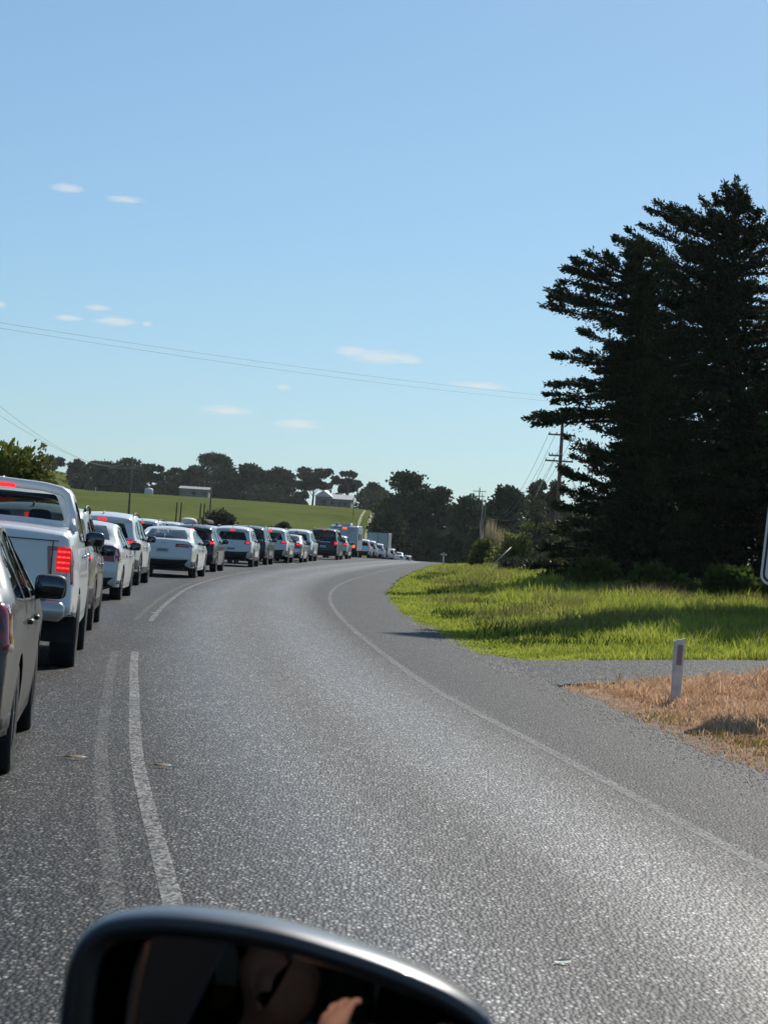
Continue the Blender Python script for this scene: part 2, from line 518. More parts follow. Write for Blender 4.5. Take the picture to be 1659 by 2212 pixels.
def paint_line_material(name, cover):
    """Old road paint that survives on the tops of the stones only."""
    m = bpy.data.materials.new(name)
    m.use_nodes = True
    nt = m.node_tree
    L = nt.links
    nt.nodes.clear()
    t = N(nt.nodes, 'ShaderNodeTexCoord')
    mpv = N(nt.nodes, 'ShaderNodeMapping')
    mpv.inputs['Scale'].default_value = (1.0, 0.42, 1.0)
    L.new(t.outputs['Object'], mpv.inputs[0])
    v = N(nt.nodes, 'ShaderNodeTexVoronoi')
    v.inputs['Scale'].default_value = 62
    L.new(mpv.outputs[0], v.inputs['Vector'])
    sc = N(nt.nodes, 'ShaderNodeSeparateColor')
    L.new(v.outputs['Color'], sc.inputs[0])
    n = N(nt.nodes, 'ShaderNodeTexNoise')
    n.inputs['Scale'].default_value = 2.2
    n.inputs['Detail'].default_value = 8
    n.inputs['Roughness'].default_value = 0.75
    L.new(mpv.outputs[0], n.inputs['Vector'])
    a = N(nt.nodes, 'ShaderNodeMath', op='MULTIPLY_ADD', i1=0.55)
    L.new(sc.outputs[1], a.inputs[0])
    L.new(n.outputs['Fac'], a.inputs[2])
    mr = N(nt.nodes, 'ShaderNodeMapRange')
    mr.inputs[1].default_value = 0.55
    mr.inputs[2].default_value = 1.05
    mr.inputs[3].default_value = cover * 0.15
    mr.inputs[4].default_value = cover * 1.7
    L.new(a.outputs[0], mr.inputs[0])
    d = N(nt.nodes, 'ShaderNodeBsdfPrincipled')
    d.inputs['Base Color'].default_value = (0.46, 0.45, 0.42, 1)
    d.inputs['Roughness'].default_value = 0.7
    tr = N(nt.nodes, 'ShaderNodeBsdfTransparent')
    ms = N(nt.nodes, 'ShaderNodeMixShader')
    L.new(mr.outputs[0], ms.inputs[0])
    L.new(tr.outputs[0], ms.inputs[1])
    L.new(d.outputs[0], ms.inputs[2])
    o = N(nt.nodes, 'ShaderNodeOutputMaterial')
    L.new(ms.outputs[0], o.inputs[0])
    MATS[name] = m


paint_line_material('line_paint', 0.30)
paint_line_material('line_paint_thin', 0.10)
paint_line_material('line_paint_edge', 0.20)


# ------------------------------------------------------------------ object helpers
def link(o):
    COL.objects.link(o)
    return o


def tag(o, label=None, cat=None, group=None, kind=None):
    if label:
        o['label'] = label
    if cat:
        o['category'] = cat
    if group:
        o['group'] = group
    if kind:
        o['kind'] = kind
    return o


def empty(name, loc=(0, 0, 0), rz=0.0, do_link=True):
    o = bpy.data.objects.new(name, None)
    o.empty_display_size = 0.2
    o.location = loc
    o.rotation_euler = (0, 0, rz)
    if do_link:
        link(o)
    return o


def fast_mesh(name, V, F):
    """V (n,3), F (m,k) arrays with k-gons of one size."""
    V = np.ascontiguousarray(V, dtype=np.float32)
    F = np.ascontiguousarray(F, dtype=np.int32)
    me = bpy.data.meshes.new(name)
    me.vertices.add(len(V))
    me.vertices.foreach_set('co', V.ravel())
    k = F.shape[1]
    me.loops.add(F.size)
    me.loops.foreach_set('vertex_index', F.ravel())
    me.polygons.add(len(F))
    me.polygons.foreach_set('loop_start', np.arange(0, F.size, k, dtype=np.int32))
    me.polygons.foreach_set('loop_total', np.full(len(F), k, dtype=np.int32))
    me.update(calc_edges=True)
    return me


def obj(name, me, mat, parent=None, smooth=False, do_link=True):
    o = bpy.data.objects.new(name, me)
    if mat and not me.materials:
        me.materials.append(MATS[mat] if isinstance(mat, str) else mat)
    if smooth:
        me.polygons.foreach_set('use_smooth', np.ones(len(me.polygons), dtype=bool))
    if parent:
        o.parent = parent
    if do_link:
        link(o)
    return o


class MB:
    """Collects polygons for one mesh."""
    def __init__(s):
        s.v, s.f = [], []

    def add(s, verts, faces):
        b = len(s.v)
        s.v += [tuple(x) for x in verts]
        s.f += [tuple(b + i for i in f) for f in faces]
        return s

    def box(s, c, d, rot=None, taper=1.0):
        x, y, z = d[0] / 2, d[1] / 2, d[2] / 2
        vs_ = [Vector((sx * x * (taper if sz > 0 else 1), sy * y * (taper if sz > 0 else 1), sz * z)) for sz in (-1, 1) for sy in (-1, 1) for sx in (-1, 1)]
        if rot is not None:
            vs_ = [rot @ p for p in vs_]
        c = Vector(c)
        return s.add([p + c for p in vs_], [(0, 2, 3, 1), (4, 5, 7, 6), (0, 1, 5, 4), (2, 6, 7, 3), (0, 4, 6, 2), (1, 3, 7, 5)])

    def rbox(s, c, d, r=0.03, rot=None):
        """Box with bevelled edges: eight-sided horizontal section, chamfered top and bottom."""
        x, y, z = d[0] / 2, d[1] / 2, d[2] / 2
        r = min(r, x * .9, y * .9, z * .9)
        c = Vector(c)
        rings = []
        for zz, ins in ((-z, r), (-z + r, 0), (z - r, 0), (z, r)):
            a, b_ = x - ins, y - ins
            q = r * 0.6
            rings.append([(a, -b_ + q), (a, b_ - q), (a - q, b_), (-a + q, b_), (-a, b_ - q), (-a, -b_ + q), (-a + q, -b_), (a - q, -b_)])
        pts = []
        for (zz, ins), rg in zip(((-z, r), (-z + r, 0), (z - r, 0), (z, r)), rings):
            for (px, py) in rg:
                p = Vector((px, py, zz))
                if rot is not None:
                    p = rot @ p
                pts.append(p + c)
        fs = []
        for k in range(3):
            for i in range(8):
                j = (i + 1) % 8
                fs.append((k * 8 + i, k * 8 + j, k * 8 + 8 + j, k * 8 + 8 + i))
        fs.append(tuple(range(7, -1, -1)))
        fs.append(tuple(range(24, 32)))
        return s.add(pts, fs)

    def tube(s, pts, rad, n=8, cap=True):
        pts = [Vector(p) for p in pts]
        rad = rad if isinstance(rad, (list, tuple)) else [rad] * len(pts)
        rings = []
        up = None
        for i, p in enumerate(pts):
            d = (pts[min(i + 1, len(pts) - 1)] - pts[max(i - 1, 0)])
            d.normalize()
            if up is None:
                up = Vector((0, 0, 1)) if abs(d.z) < 0.9 else Vector((1, 0, 0))
            a = d.cross(up)
            a.normalize()
            b_ = a.cross(d)
            up = b_
            rings.append([p + (a * math.cos(2 * math.pi * k / n) + b_ * math.sin(2 * math.pi * k / n)) * rad[i] for k in range(n)])
        vs_ = [q for rg in rings for q in rg]
        fs = [(i * n + k, i * n + (k + 1) % n, (i + 1) * n + (k + 1) % n, (i + 1) * n + k) for i in range(len(pts) - 1) for k in range(n)]
        if cap:
            fs += [tuple(range(n - 1, -1, -1)), tuple(range((len(pts) - 1) * n, len(pts) * n))]
        return s.add(vs_, fs)

    def superell(s, c, d, e=0.5, nu=12, nv=8, rot=None):
        """Superellipsoid: e = 1 sphere, e -> 0 box with round edges."""
        f = lambda w: math.copysign(abs(w) ** e, w)
        vs_, fs = [], []
        c = Vector(c)
        for i in range(nv + 1):
            ph = -math.pi / 2 + math.pi * i / nv
            for k in range(nu):
                th = 2 * math.pi * k / nu
                p = Vector((d[0] / 2 * f(math.cos(ph)) * f(math.cos(th)), d[1] / 2 * f(math.cos(ph)) * f(math.sin(th)), d[2] / 2 * f(math.sin(ph))))
                if rot is not None:
                    p = rot @ p
                vs_.append(p + c)
        for i in range(nv):
            for k in range(nu):
                fs.append((i * nu + k, i * nu + (k + 1) % nu, (i + 1) * nu + (k + 1) % nu, (i + 1) * nu + k))
        return s.add(vs_, fs)

    def lathe(s, prof, n=20, axis='X', c=(0, 0, 0)):
        """prof = (radius, offset along axis)."""
        vs_, fs = [], []
        for (r_, h) in prof:
            for k in range(n):
                a = 2 * math.pi * k / n
                if axis == 'X':
                    vs_.append((c[0] + h, c[1] + r_ * math.cos(a), c[2] + r_ * math.sin(a)))
                elif axis == 'Y':
                    vs_.append((c[0] + r_ * math.cos(a), c[1] + h, c[2] + r_ * math.sin(a)))
                else:
                    vs_.append((c[0] + r_ * math.cos(a), c[1] + r_ * math.sin(a), c[2] + h))
        for i in range(len(prof) - 1):
            for k in range(n):
                fs.append((i * n + k, i * n + (k + 1) % n, (i + 1) * n + (k + 1) % n, (i + 1) * n + k))
        return s.add(vs_, fs)

    def mesh(s, name, weld=0.0):
        me = bpy.data.meshes.new(name)
        me.from_pydata(s.v, [], s.f)
        bm = bmesh.new()
        bm.from_mesh(me)
        if weld:
            bmesh.ops.remove_doubles(bm, verts=bm.verts, dist=weld)
        bmesh.ops.recalc_face_normals(bm, faces=bm.faces)
        bm.to_mesh(me)
        bm.free()
        return me

    def build(s, name, mat, parent=None, smooth=False, weld=0.0, do_link=True):
        return obj(name, s.mesh(name, weld), mat, parent, smooth, do_link)


def copy_tree(o, parent=None, mats=None, skip=()):
    c = o.copy()
    link(c)
    c.parent = parent
    if mats and o.name.split('.')[0] in mats and o.data:
        c.material_slots[0].link = 'OBJECT'
        c.material_slots[0].material = MATS[mats[o.name.split('.')[0]]]
    for ch in KIDS.get(o.name, ()):
        if ch.name.split('.')[0] in skip:
            continue
        copy_tree(ch, c, mats, skip)
    return c


KIDS = {}


def index_kids():
    KIDS.clear()
    for ob in bpy.data.objects:
        if ob.parent:
            KIDS.setdefault(ob.parent.name, []).append(ob)


def interp(tab, y):
    """Smooth (Catmull-Rom like, monotone-safe) interpolation of a table of (y, x)."""
    ys = np.array([t[0] for t in tab], float)
    xs = np.array([t[1] for t in tab], float)
    m = np.gradient(xs, ys)
    y = np.asarray(y, float)
    k = np.clip(np.searchsorted(ys, y) - 1, 0, len(ys) - 2)
    h = ys[k + 1] - ys[k]
    t = (y - ys[k]) / h
    out = ((2 * t ** 3 - 3 * t ** 2 + 1) * xs[k] + (t ** 3 - 2 * t ** 2 + t) * h * m[k]
           + (-2 * t ** 3 + 3 * t ** 2) * xs[k + 1] + (t ** 3 - t ** 2) * h * m[k + 1])
    lo = xs[0] + (y - ys[0]) * m[0]
    hi = xs[-1] + (y - ys[-1]) * m[-1]
    return np.where(t < 0, lo, np.where(t > 1, hi, out))


def sstep(t):
    t = np.clip(t, 0, 1)
    return t * t * (3 - 2 * t)


# ------------------------------------------------------------------ the lie of the land
CENTRE = [(-40, 5.2), (-20, 2.55), (0, 0.3), (8.4, -0.80), (13.6, -1.52), (19, -2.15), (25.3, -2.85), (35, -3.66), (45, -4.3), (54, -4.75), (68, -5.0),
          (85, -4.7), (105, -3.75), (126, -2.55), (140, -1.45), (160, -0.15), (182, 0.75), (210, 1.6), (250, 2.9), (300, 6.5), (340, 13.0), (400, 32.0)]
EDGE = [(-40, 9.0), (-20, 6.2), (0, 3.1), (10.6, 1.94), (15.7, 1.36), (21.8, 0.64), (29.3, 0.03), (36.3, -0.44), (49.7, -1.08), (58, -1.26), (65, -1.26), (77.6, -0.97),
        (104.6, 0.2), (140, 2.05), (182, 4.4), (250, 6.6), (300, 10.2), (340, 16.7), (400, 35.7)]
SEAL = [(-40, 10.2), (-20, 7.1), (0, 4.3), (15, 2.75), (20.4, 2.27), (24.3, 1.95), (28.6, 1.5), (33, 1.18), (39, 0.80), (51, 0.35), (61.8, 0.25), (74, 0.47), (98.8, 1.25),
        (138, 3.0), (182, 5.4), (250, 7.8), (300, 11.4), (340, 17.9), (400, 37)]
LEFTW = [(-40, 4.4), (0, 4.4), (40, 4.6), (60, 6.5), (85, 10.0), (150, 10.0), (190, 6.0), (230, 4.6), (400, 4.6)]


def zroad(y):
    y = np.asarray(y, float)
    a = np.clip(y - 140, 0, 180)
    return -a * a / 12000 - np.clip(y - 320, 0, 40) * 0.015


def height(x, y):
    x = np.asarray(x, float)
    y = np.asarray(y, float)
    xc = interp(CENTRE, np.clip(y, -40, 400))
    base = zroad(y)
    x0 = xc - 14 + 60 * sstep((y - 300) / 120)
    w = sstep((x0 - x) / (30 + 60 * sstep((y - 260) / 100)))
    hill = 9.9 * sstep((y - 130) / 520) ** 0.85 * w
    hill = hill + np.clip(9.5 - base, 0, 20) * 0
    far_left = 9.5 * sstep((-x - 72) / 50) * sstep((y - 480) / 260)
    back = -sstep((y - 760) / 600) * 16
    und = 0.25 * np.sin(x * 0.05 + 1.3) * np.sin(y * 0.031) * sstep((np.abs(x - xc) - 14) / 20)
    sx = x - interp(SEAL, np.clip(y, -40, 400))
    verge = 0.10 * sstep((sx - 0.5) / 4.0) + 0.40 * sstep((sx - 1.2) / 5.0) * sstep((y - 48) / 35) * sstep((150 - y) / 50)
    right = 1.0 * sstep((x - xc - 16) / 30) * sstep((y - 40) / 80)
    lift = -base * w * 1.0
    return base + hill + far_left + back + und + verge + right + lift


# ground sheet, finer near the road
gx = np.concatenate([-np.geomspace(30, 3000, 40)[::-1], np.linspace(-29, 29, 117), np.geomspace(30, 3000, 40)])
gy = np.concatenate([[-400, -200, -100, -60], np.linspace(-40, 180, 221), np.linspace(183, 420, 60), np.geomspace(428, 4500, 60)])
GX, GY = np.meshgrid(gx, gy)
GZ = height(GX, GY) - 0.03
# keep the sheet under the seal
under = (GX < interp(SEAL, np.clip(GY, -40, 400)) + 0.15) & (GX > interp(CENTRE, np.clip(GY, -40, 400)) - interp(LEFTW, np.clip(GY, -40, 400)) - 0.2) & (GY < 400)
GZ = np.where(under, np.minimum(GZ, zroad(GY) - 0.06), GZ)
nx_, ny_ = len(gx), len(gy)
idx = np.arange(nx_ * ny_).reshape(ny_, nx_)
gf = np.stack([idx[:-1, :-1].ravel(), idx[:-1, 1:].ravel(), idx[1:, 1:].ravel(), idx[1:, :-1].ravel()], 1)
ground = obj('ground', fast_mesh('ground', np.stack([GX.ravel(), GY.ravel(), GZ.ravel()], 1), gf), 'paddock', smooth=True)
tag(ground, 'rolling green paddock and roadside ground', kind='structure')


def strip(name, ys, xl, xr, zoff, mat, parent=None, nacross=1):
    """A sheet that follows the road between two lateral tables; UV x = metres from the centre line, UV y = metres along."""
    ys = np.asarray(ys, float)
    c = interp(CENTRE, ys)
    V, uv = [], []
    for i, y in enumerate(ys):
        for k in range(nacross + 1):
            x = xl[i] + (xr[i] - xl[i]) * k / nacross
            V.append((x, y, float(zroad(y)) + zoff))
            uv.append((x - c[i], y))
    n = nacross + 1
    F = [(i * n + k, i * n + k + 1, (i + 1) * n + k + 1, (i + 1) * n + k) for i in range(len(ys) - 1) for k in range(nacross)]
    me = fast_mesh(name, np.array(V), np.array(F))
    ul = me.uv_layers.new(name='UVMap')
    li = np.zeros(len(me.loops), dtype=np.int32)
    me.loops.foreach_get('vertex_index', li)
    ul.data.foreach_set('uv', np.array(uv, dtype=np.float32)[li].ravel())
    return obj(name, me, mat, parent)


ys = np.concatenate([np.arange(-40, 120, 1.0), np.arange(120, 401, 3.0)])
rag = np.array([0.05 * math.sin(y * 2.1) + 0.05 * math.sin(y * 0.9 + 1) + random.uniform(-.04, .04) for y in ys])
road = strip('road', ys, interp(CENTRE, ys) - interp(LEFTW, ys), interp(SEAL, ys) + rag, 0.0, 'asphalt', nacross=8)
tag(road, 'grey chip-seal country road bending to the right', kind='structure')


def line(name, y0, y1, tab, off, w, mat):
    n = max(2, int((y1 - y0) / 0.8))
    yy = np.linspace(y0, y1, n)
    xx = interp(tab, yy) + off
    o = strip(name, yy, xx - w / 2, xx + w / 2, 0.005, mat)
    o.parent = road
    return o


for (a, b_) in ((0.0, 25.4), (33.8, 86.0), (92, 150), (156, 200)):
    line('centre_line', a, b_, CENTRE, 0.10, 0.085, 'line_paint')
    line('centre_line', a, b_, CENTRE, -0.13, 0.085, 'line_paint_thin')
line('edge_line', 3.0, 112.0, EDGE, 0, 0.09, 'line_paint_edge')
line('edge_line', 112.0, 200.0, EDGE, 0, 0.09, 'line_paint_edge')

# gravelled side entrance on the right
DRIVE = np.array([(2.05, 24.3), (3.2, 25.8), (5.1, 28.3), (9, 31.5), (20, 38.5), (40, 50), (40, 58), (20, 43.5), (9, 34.2), (5.5, 31.2), (3.7, 30.3), (2.0, 29.0), (1.2, 30.0), (0.6, 27)])


def in_poly(px, py, poly):
    px, py = np.asarray(px, float), np.asarray(py, float)
    inside = np.zeros(px.shape, bool)
    n = len(poly)
    j = n - 1
    for i in range(n):
        xi, yi = poly[i][0], poly[i][1]
        xj, yj = poly[j][0], poly[j][1]
        c = ((yi > py) != (yj > py)) & (px < (xj - xi) * (py - yi) / (yj - yi + 1e-12) + xi)
        inside ^= c
        j = i
    return inside


# ------------------------------------------------------------------ vehicles
def cdt_fill(outer, holes, inner):
    """Triangulate a polygon with holes and extra interior points. Returns points and triangles."""
    pts, edges = [], []
    for poly in [outer] + list(holes):
        b = len(pts)
        pts += [Vector((p[0], p[1])) for p in poly]
        edges += [(b + i, b + (i + 1) % len(poly)) for i in range(len(poly))]
    pts += [Vector((p[0], p[1])) for p in inner]
    ov, _, of, _, _, _ = delaunay_2d_cdt(pts, edges, [], 0, 1e-5)
    ov = np.array([(p.x, p.y) for p in ov])
    tri = np.array([f for f in of if len(f) == 3])
    cen = ov[tri].mean(1)
    keep = in_poly(cen[:, 0], cen[:, 1], outer)
    for h in holes:
        keep &= ~in_poly(cen[:, 0], cen[:, 1], h)
    return ov, tri[keep]


def round_poly(poly, r, n=3):
    out = []
    for i, p in enumerate(poly):
        a, b, c = Vector(poly[i - 1]), Vector(p), Vector(poly[(i + 1) % len(poly)])
        la, lc = (a - b).length, (c - b).length
        rr = min(r, la * 0.4, lc * 0.4)
        p0, p1 = b + (a - b) * rr / la, b + (c - b) * rr / lc
        for k in range(n + 1):
            t = k / n
            q = (1 - t) ** 2 * p0 + 2 * t * (1 - t) * b + t * t * p1
            out.append((q.x, q.y))
    return out


class Shell:
    """A car body: its side outline (y forward, z up) is swept across the car with rounded corners, the flanks bulge and lean in."""
    def __init__(s, ctrl, W, belt, tumble, wheelbase, wr, sill, r=0.07, crown=0.045, taper=0.09, steps=5):
        s.ctrl = np.array(ctrl, float)
        s.W, s.belt, s.tumble, s.r, s.crown, s.taper = W, belt, tumble, r, crown, taper
        s.wheelbase, s.wr, s.sill = wheelbase, wr, sill
        c = s.ctrl
        n = len(c)
        P, U = [], []
        for i in range(n - 1):
            p0, p1, p2, p3 = c[max(i - 1, 0)], c[i], c[i + 1], c[min(i + 2, n - 1)]
            for k in range(steps):
                t = k / steps
                # tension softened so that sharp corners do not overshoot
                m1, m2 = (p2 - p0) * 0.36, (p3 - p1) * 0.36
                lim = np.linalg.norm(p2 - p1)
                for m in (m1, m2):
                    l = np.linalg.norm(m)
                    if l > lim:
                        m *= lim / l
                h = (2 * t ** 3 - 3 * t ** 2 + 1) * p1 + (t ** 3 - 2 * t ** 2 + t) * m1 + (-2 * t ** 3 + 3 * t ** 2) * p2 + (t ** 3 - t ** 2) * m2
                P.append(h)
                U.append(i + t)
        P.append(c[-1])
        U.append(n - 1)
        s.P, s.U = np.array(P), np.array(U)
        d = np.gradient(s.P, axis=0)
        d /= np.linalg.norm(d, axis=1)[:, None] + 1e-9
        s.Nn = np.stack([-d[:, 1], d[:, 0]], 1)
        s.A = np.concatenate([[0], np.cumsum(np.linalg.norm(np.diff(s.P, axis=0), axis=1))])
        s.y0, s.y1 = s.P[:, 0].min(), s.P[:, 0].max()
        s.roof = s.P[:, 1].max()

    def arc(s, u):
        return np.interp(u, s.U, s.A)

    def Wf(s, y, z):
        q = np.abs(y - (s.y0 + s.y1) / 2) / ((s.y1 - s.y0) / 2)
        plan = 1 - s.taper * q ** 5
        lo = 1 - 0.035 * np.clip((z - 0.66) / 0.42, -1.4, 1.4) ** 2
        hi = np.clip((z - s.belt) / (s.roof - s.belt), 0, 1.1)
        crease = 0.010 * np.exp(-((z - s.belt + 0.16) / 0.03) ** 2)
        return s.W * plan * lo - s.tumble * hi ** 1.15 + crease

    def dist(s, y, z):
        a, b = s.P[:-1], s.P[1:]
        p = np.stack([np.ravel(y), np.ravel(z)], 1)
        ab = b - a
        t = np.clip(((p[:, None] - a) * ab).sum(2) / ((ab ** 2).sum(1) + 1e-12), 0, 1)
        q = a + t[..., None] * ab
        return np.sqrt(((p[:, None] - q) ** 2).sum(2)).min(1)

    def H(s, y, z):
        y, z = np.asarray(y, float), np.asarray(z, float)
        d = np.clip(s.dist(y, z), 0, s.r)
        drop = s.r - np.sqrt(np.maximum(s.r ** 2 - (s.r - d) ** 2, 0))
        return s.Wf(y, z) - drop

    def side_points(s, pts, off, sign):
        pts = np.asarray(pts, float)
        x = s.H(pts[:, 0], pts[:, 1]) + off
        return [(sign * a, p[0], p[1]) for a, p in zip(x, pts)]

    def strip_points(s, pts, off):
        """pts: (arc length, lateral fraction -1..1)"""
        pts = np.asarray(pts, float)
        y = np.interp(pts[:, 0], s.A, s.P[:, 0])
        z = np.interp(pts[:, 0], s.A, s.P[:, 1])
        ny = np.interp(pts[:, 0], s.A, s.Nn[:, 0])
        nz = np.interp(pts[:, 0], s.A, s.Nn[:, 1])
        w = s.Wf(y, z) - s.r
        k = s.crown * (1 - pts[:, 1] ** 2) + off
        return [(w_ * f, yy + ny_ * kk, zz + nz_ * kk) for w_, f, yy, zz, ny_, nz_, kk in zip(w, pts[:, 1], y, z, ny, nz, k)]

    def outline(s):
        wb, ar = s.wheelbase, s.wr + 0.055
        bot = []
        zf = s.P[-1][1]
        zr_ = s.P[0][1]
        for cy, zz in ((wb, zf), (0.0, zr_)):
            a0 = math.asin(min(max((s.sill - s.wr) / ar, -1), 1))
            arcp = []
            a1 = math.pi - a0
            if cy == 0.0:
                a1 = math.pi - math.asin(min(max((max(s.sill, zr_ - .01) - s.wr) / ar, -1), 1))
            for k in range(13):
                a = a0 + (a1 - a0) * k / 12
                arcp.append((cy + ar * math.cos(a), s.wr + ar * math.sin(a)))
            bot += arcp
        return [tuple(p) for p in s.P] + bot

    def body(s, holes_side, holes_strip):
        out = s.outline()
        ins = []
        for f in (0.12, 0.35, 0.65, 1.0):
            q = s.P[1:-1] - s.Nn[1:-1] * (s.r * f)
            ins += [tuple(p) for p in q]
        g = [(y, z) for y in np.arange(s.y0, s.y1, 0.16) for z in np.arange(0.2, s.roof, 0.085)]
        dd = s.dist(np.array([p[0] for p in g]), np.array([p[1] for p in g]))
        g = [p for p, d in zip(g, dd) if d > s.r * 1.2]
        cand = ins + g
        k = in_poly(np.array([p[0] for p in cand]), np.array([p[1] for p in cand]), out)
        cand = [p for p, kk in zip(cand, k) if kk]
        ov, tri = cdt_fill(out, holes_side, cand)
        mb = MB()
        for sg in (1, -1):
            mb.add(s.side_points(ov, 0, sg), [tuple(t) for t in tri])
        SC = s.W
        S = (-1, -0.86, -0.6, -0.3, 0, 0.3, 0.6, 0.86, 1)
        outer = [(a, SC) for a in s.A] + [(a, -SC) for a in s.A[::-1]]
        inner = [(a, f * SC) for a in s.A for f in S[1:-1]]
        ov, tri = cdt_fill(outer, [[(a, f * SC) for a, f in h] for h in holes_strip], inner)
        mb.add(s.strip_points(np.stack([ov[:, 0], ov[:, 1] / SC], 1), 0), [tuple(t) for t in tri])
        return mb

    def side_patch(s, poly, off, sign, mb=None, step=0.09):
        mb = mb or MB()
        ys_ = [p[0] for p in poly]
        zs_ = [p[1] for p in poly]
        g = [(y, z) for y in np.arange(min(ys_), max(ys_), step) for z in np.arange(min(zs_), max(zs_), step)]
        if g:
            k = in_poly(np.array([p[0] for p in g]), np.array([p[1] for p in g]), poly)
            g = [p for p, kk in zip(g, k) if kk]
        ov, tri = cdt_fill(poly, [], g)
        return mb.add(s.side_points(ov, off, sign), [tuple(t) for t in tri])

    def strip_poly(s, u0, u1, s0, s1, mirror=True, r=0.05):
        """Trapezoid on the swept face: s0 = half width at u0, s1 at u1."""
        SC = s.W
        a0, a1 = s.arc(u0), s.arc(u1)
        poly = [(a0, -s0 * SC), (a0, s0 * SC), (a1, s1 * SC), (a1, -s1 * SC)]
        return [(a, f / SC) for a, f in round_poly(poly, r)]

    def strip_patch(s, poly, off, mb=None):
        mb = mb or MB()
        SC = s.W
        a_ = [p[0] for p in poly]
        f_ = [p[1] for p in poly]
        g = [(a, f * SC) for a in s.A for f in np.linspace(-1, 1, 15) if min(a_) < a < max(a_)]
        sp = [(a, f * SC) for a, f in poly]
        if g:
            k = in_poly(np.array([p[0] for p in g]), np.array([p[1] for p in g]), sp)
            g = [p for p, kk in zip(g, k) if kk]
        ov, tri = cdt_fill(sp, [], g)
        return mb.add(s.strip_points(np.stack([ov[:, 0], ov[:, 1] / SC], 1), off), [tuple(t) for t in tri])

    def wrap_lamp(s, u0, u1, s_in0, s_in1, depth0, depth1, sign, off=0.006):
        """A lamp cluster that wraps from the tail onto the flank."""
        a0, a1 = s.arc(u0), s.arc(u1)
        mb = MB()
        poly = [(a0, s_in0), (a0, 1.0), (a1, 1.0), (a1, s_in1)]
        poly = [(a, f * sign) for a, f in poly]
        s.strip_patch(poly if sign > 0 else poly[::-1], off, mb)
        k = (s.A >= a0 - 1e-6) & (s.A <= a1 + 1e-6)
        edge = [(np.interp(a0, s.A, s.P[:, 0]), np.interp(a0, s.A, s.P[:, 1]))]
        edge += [tuple(p) for p, kk, a in zip(s.P, k, s.A) if kk and a0 + 0.01 < a < a1 - 0.01]
        edge += [(np.interp(a1, s.A, s.P[:, 0]), np.interp(a1, s.A, s.P[:, 1]))]
        poly = edge + [(edge[-1][0] + depth1, edge[-1][1] - 0.01), (edge[0][0] + depth0, edge[0][1] + 0.01)]
        s.side_patch(poly, off, sign, mb, 0.03)
        return mb


def wheel_parts(parent, wr, width, x, y, rim='alloy', do_link=False):
    sg = 1 if x > 0 else -1
    w = empty('wheel', (x, y, wr), do_link=do_link)
    w.parent = parent
    key = (round(wr, 3), round(width, 3), sg)
    if key not in WHEEL_CACHE:
        h = width / 2
        t = MB().lathe([(wr * .62, -h * .9), (wr * .80, -h), (wr * .93, -h * .97), (wr * .985, -h * .8), (wr, -h * .45), (wr, h * .45), (wr * .985, h * .8), (wr * .93, h * .97), (wr * .80, h), (wr * .62, h * .9)], 28)
        tm = t.mesh('tyre')
        q = MB().lathe([(wr * .63, -h * .6), (wr * .63, h * .86), (wr * .57, h * .84), (wr * .55, h * .3)], 28)
        for k in range(5):
            rot = Matrix.Rotation(2 * math.pi * k / 5, 3, 'X')
            for j in (-1, 1):
                a = rot @ Vector((h * .55, wr * .055 * j, wr * .1))
                b = rot @ Vector((h * .72, wr * .14 * j, wr * .57))
                q.tube([a, b], [wr * .06, wr * .05], 5)
        q.lathe([(0.001, h * .7), (wr * .13, h * .68), (wr * .16, h * .5)], 14)
        rm = q.mesh('rim')
        dk = MB().lathe([(0.001, h * .05), (wr * .60, h * .05), (wr * .62, -h * .5)], 20).mesh('brake_disc')
        if sg < 0:
            for m_ in (tm, rm, dk):
                m_.transform(Matrix.Scale(-1, 4, (1, 0, 0)))
                m_.flip_normals()
        tm.materials.append(MATS['rubber'])
        rm.materials.append(MATS[rim])
        dk.materials.append(MATS['trim_dark'])
        WHEEL_CACHE[key] = (tm, rm, dk)
    tm, rm, dk = WHEEL_CACHE[key]
    obj('tyre', tm, None, w, True, do_link)
    obj('rim', rm, None, w, False, do_link)
    obj('brake_disc', dk, None, w, False, do_link)
    return w


WHEEL_CACHE = {}


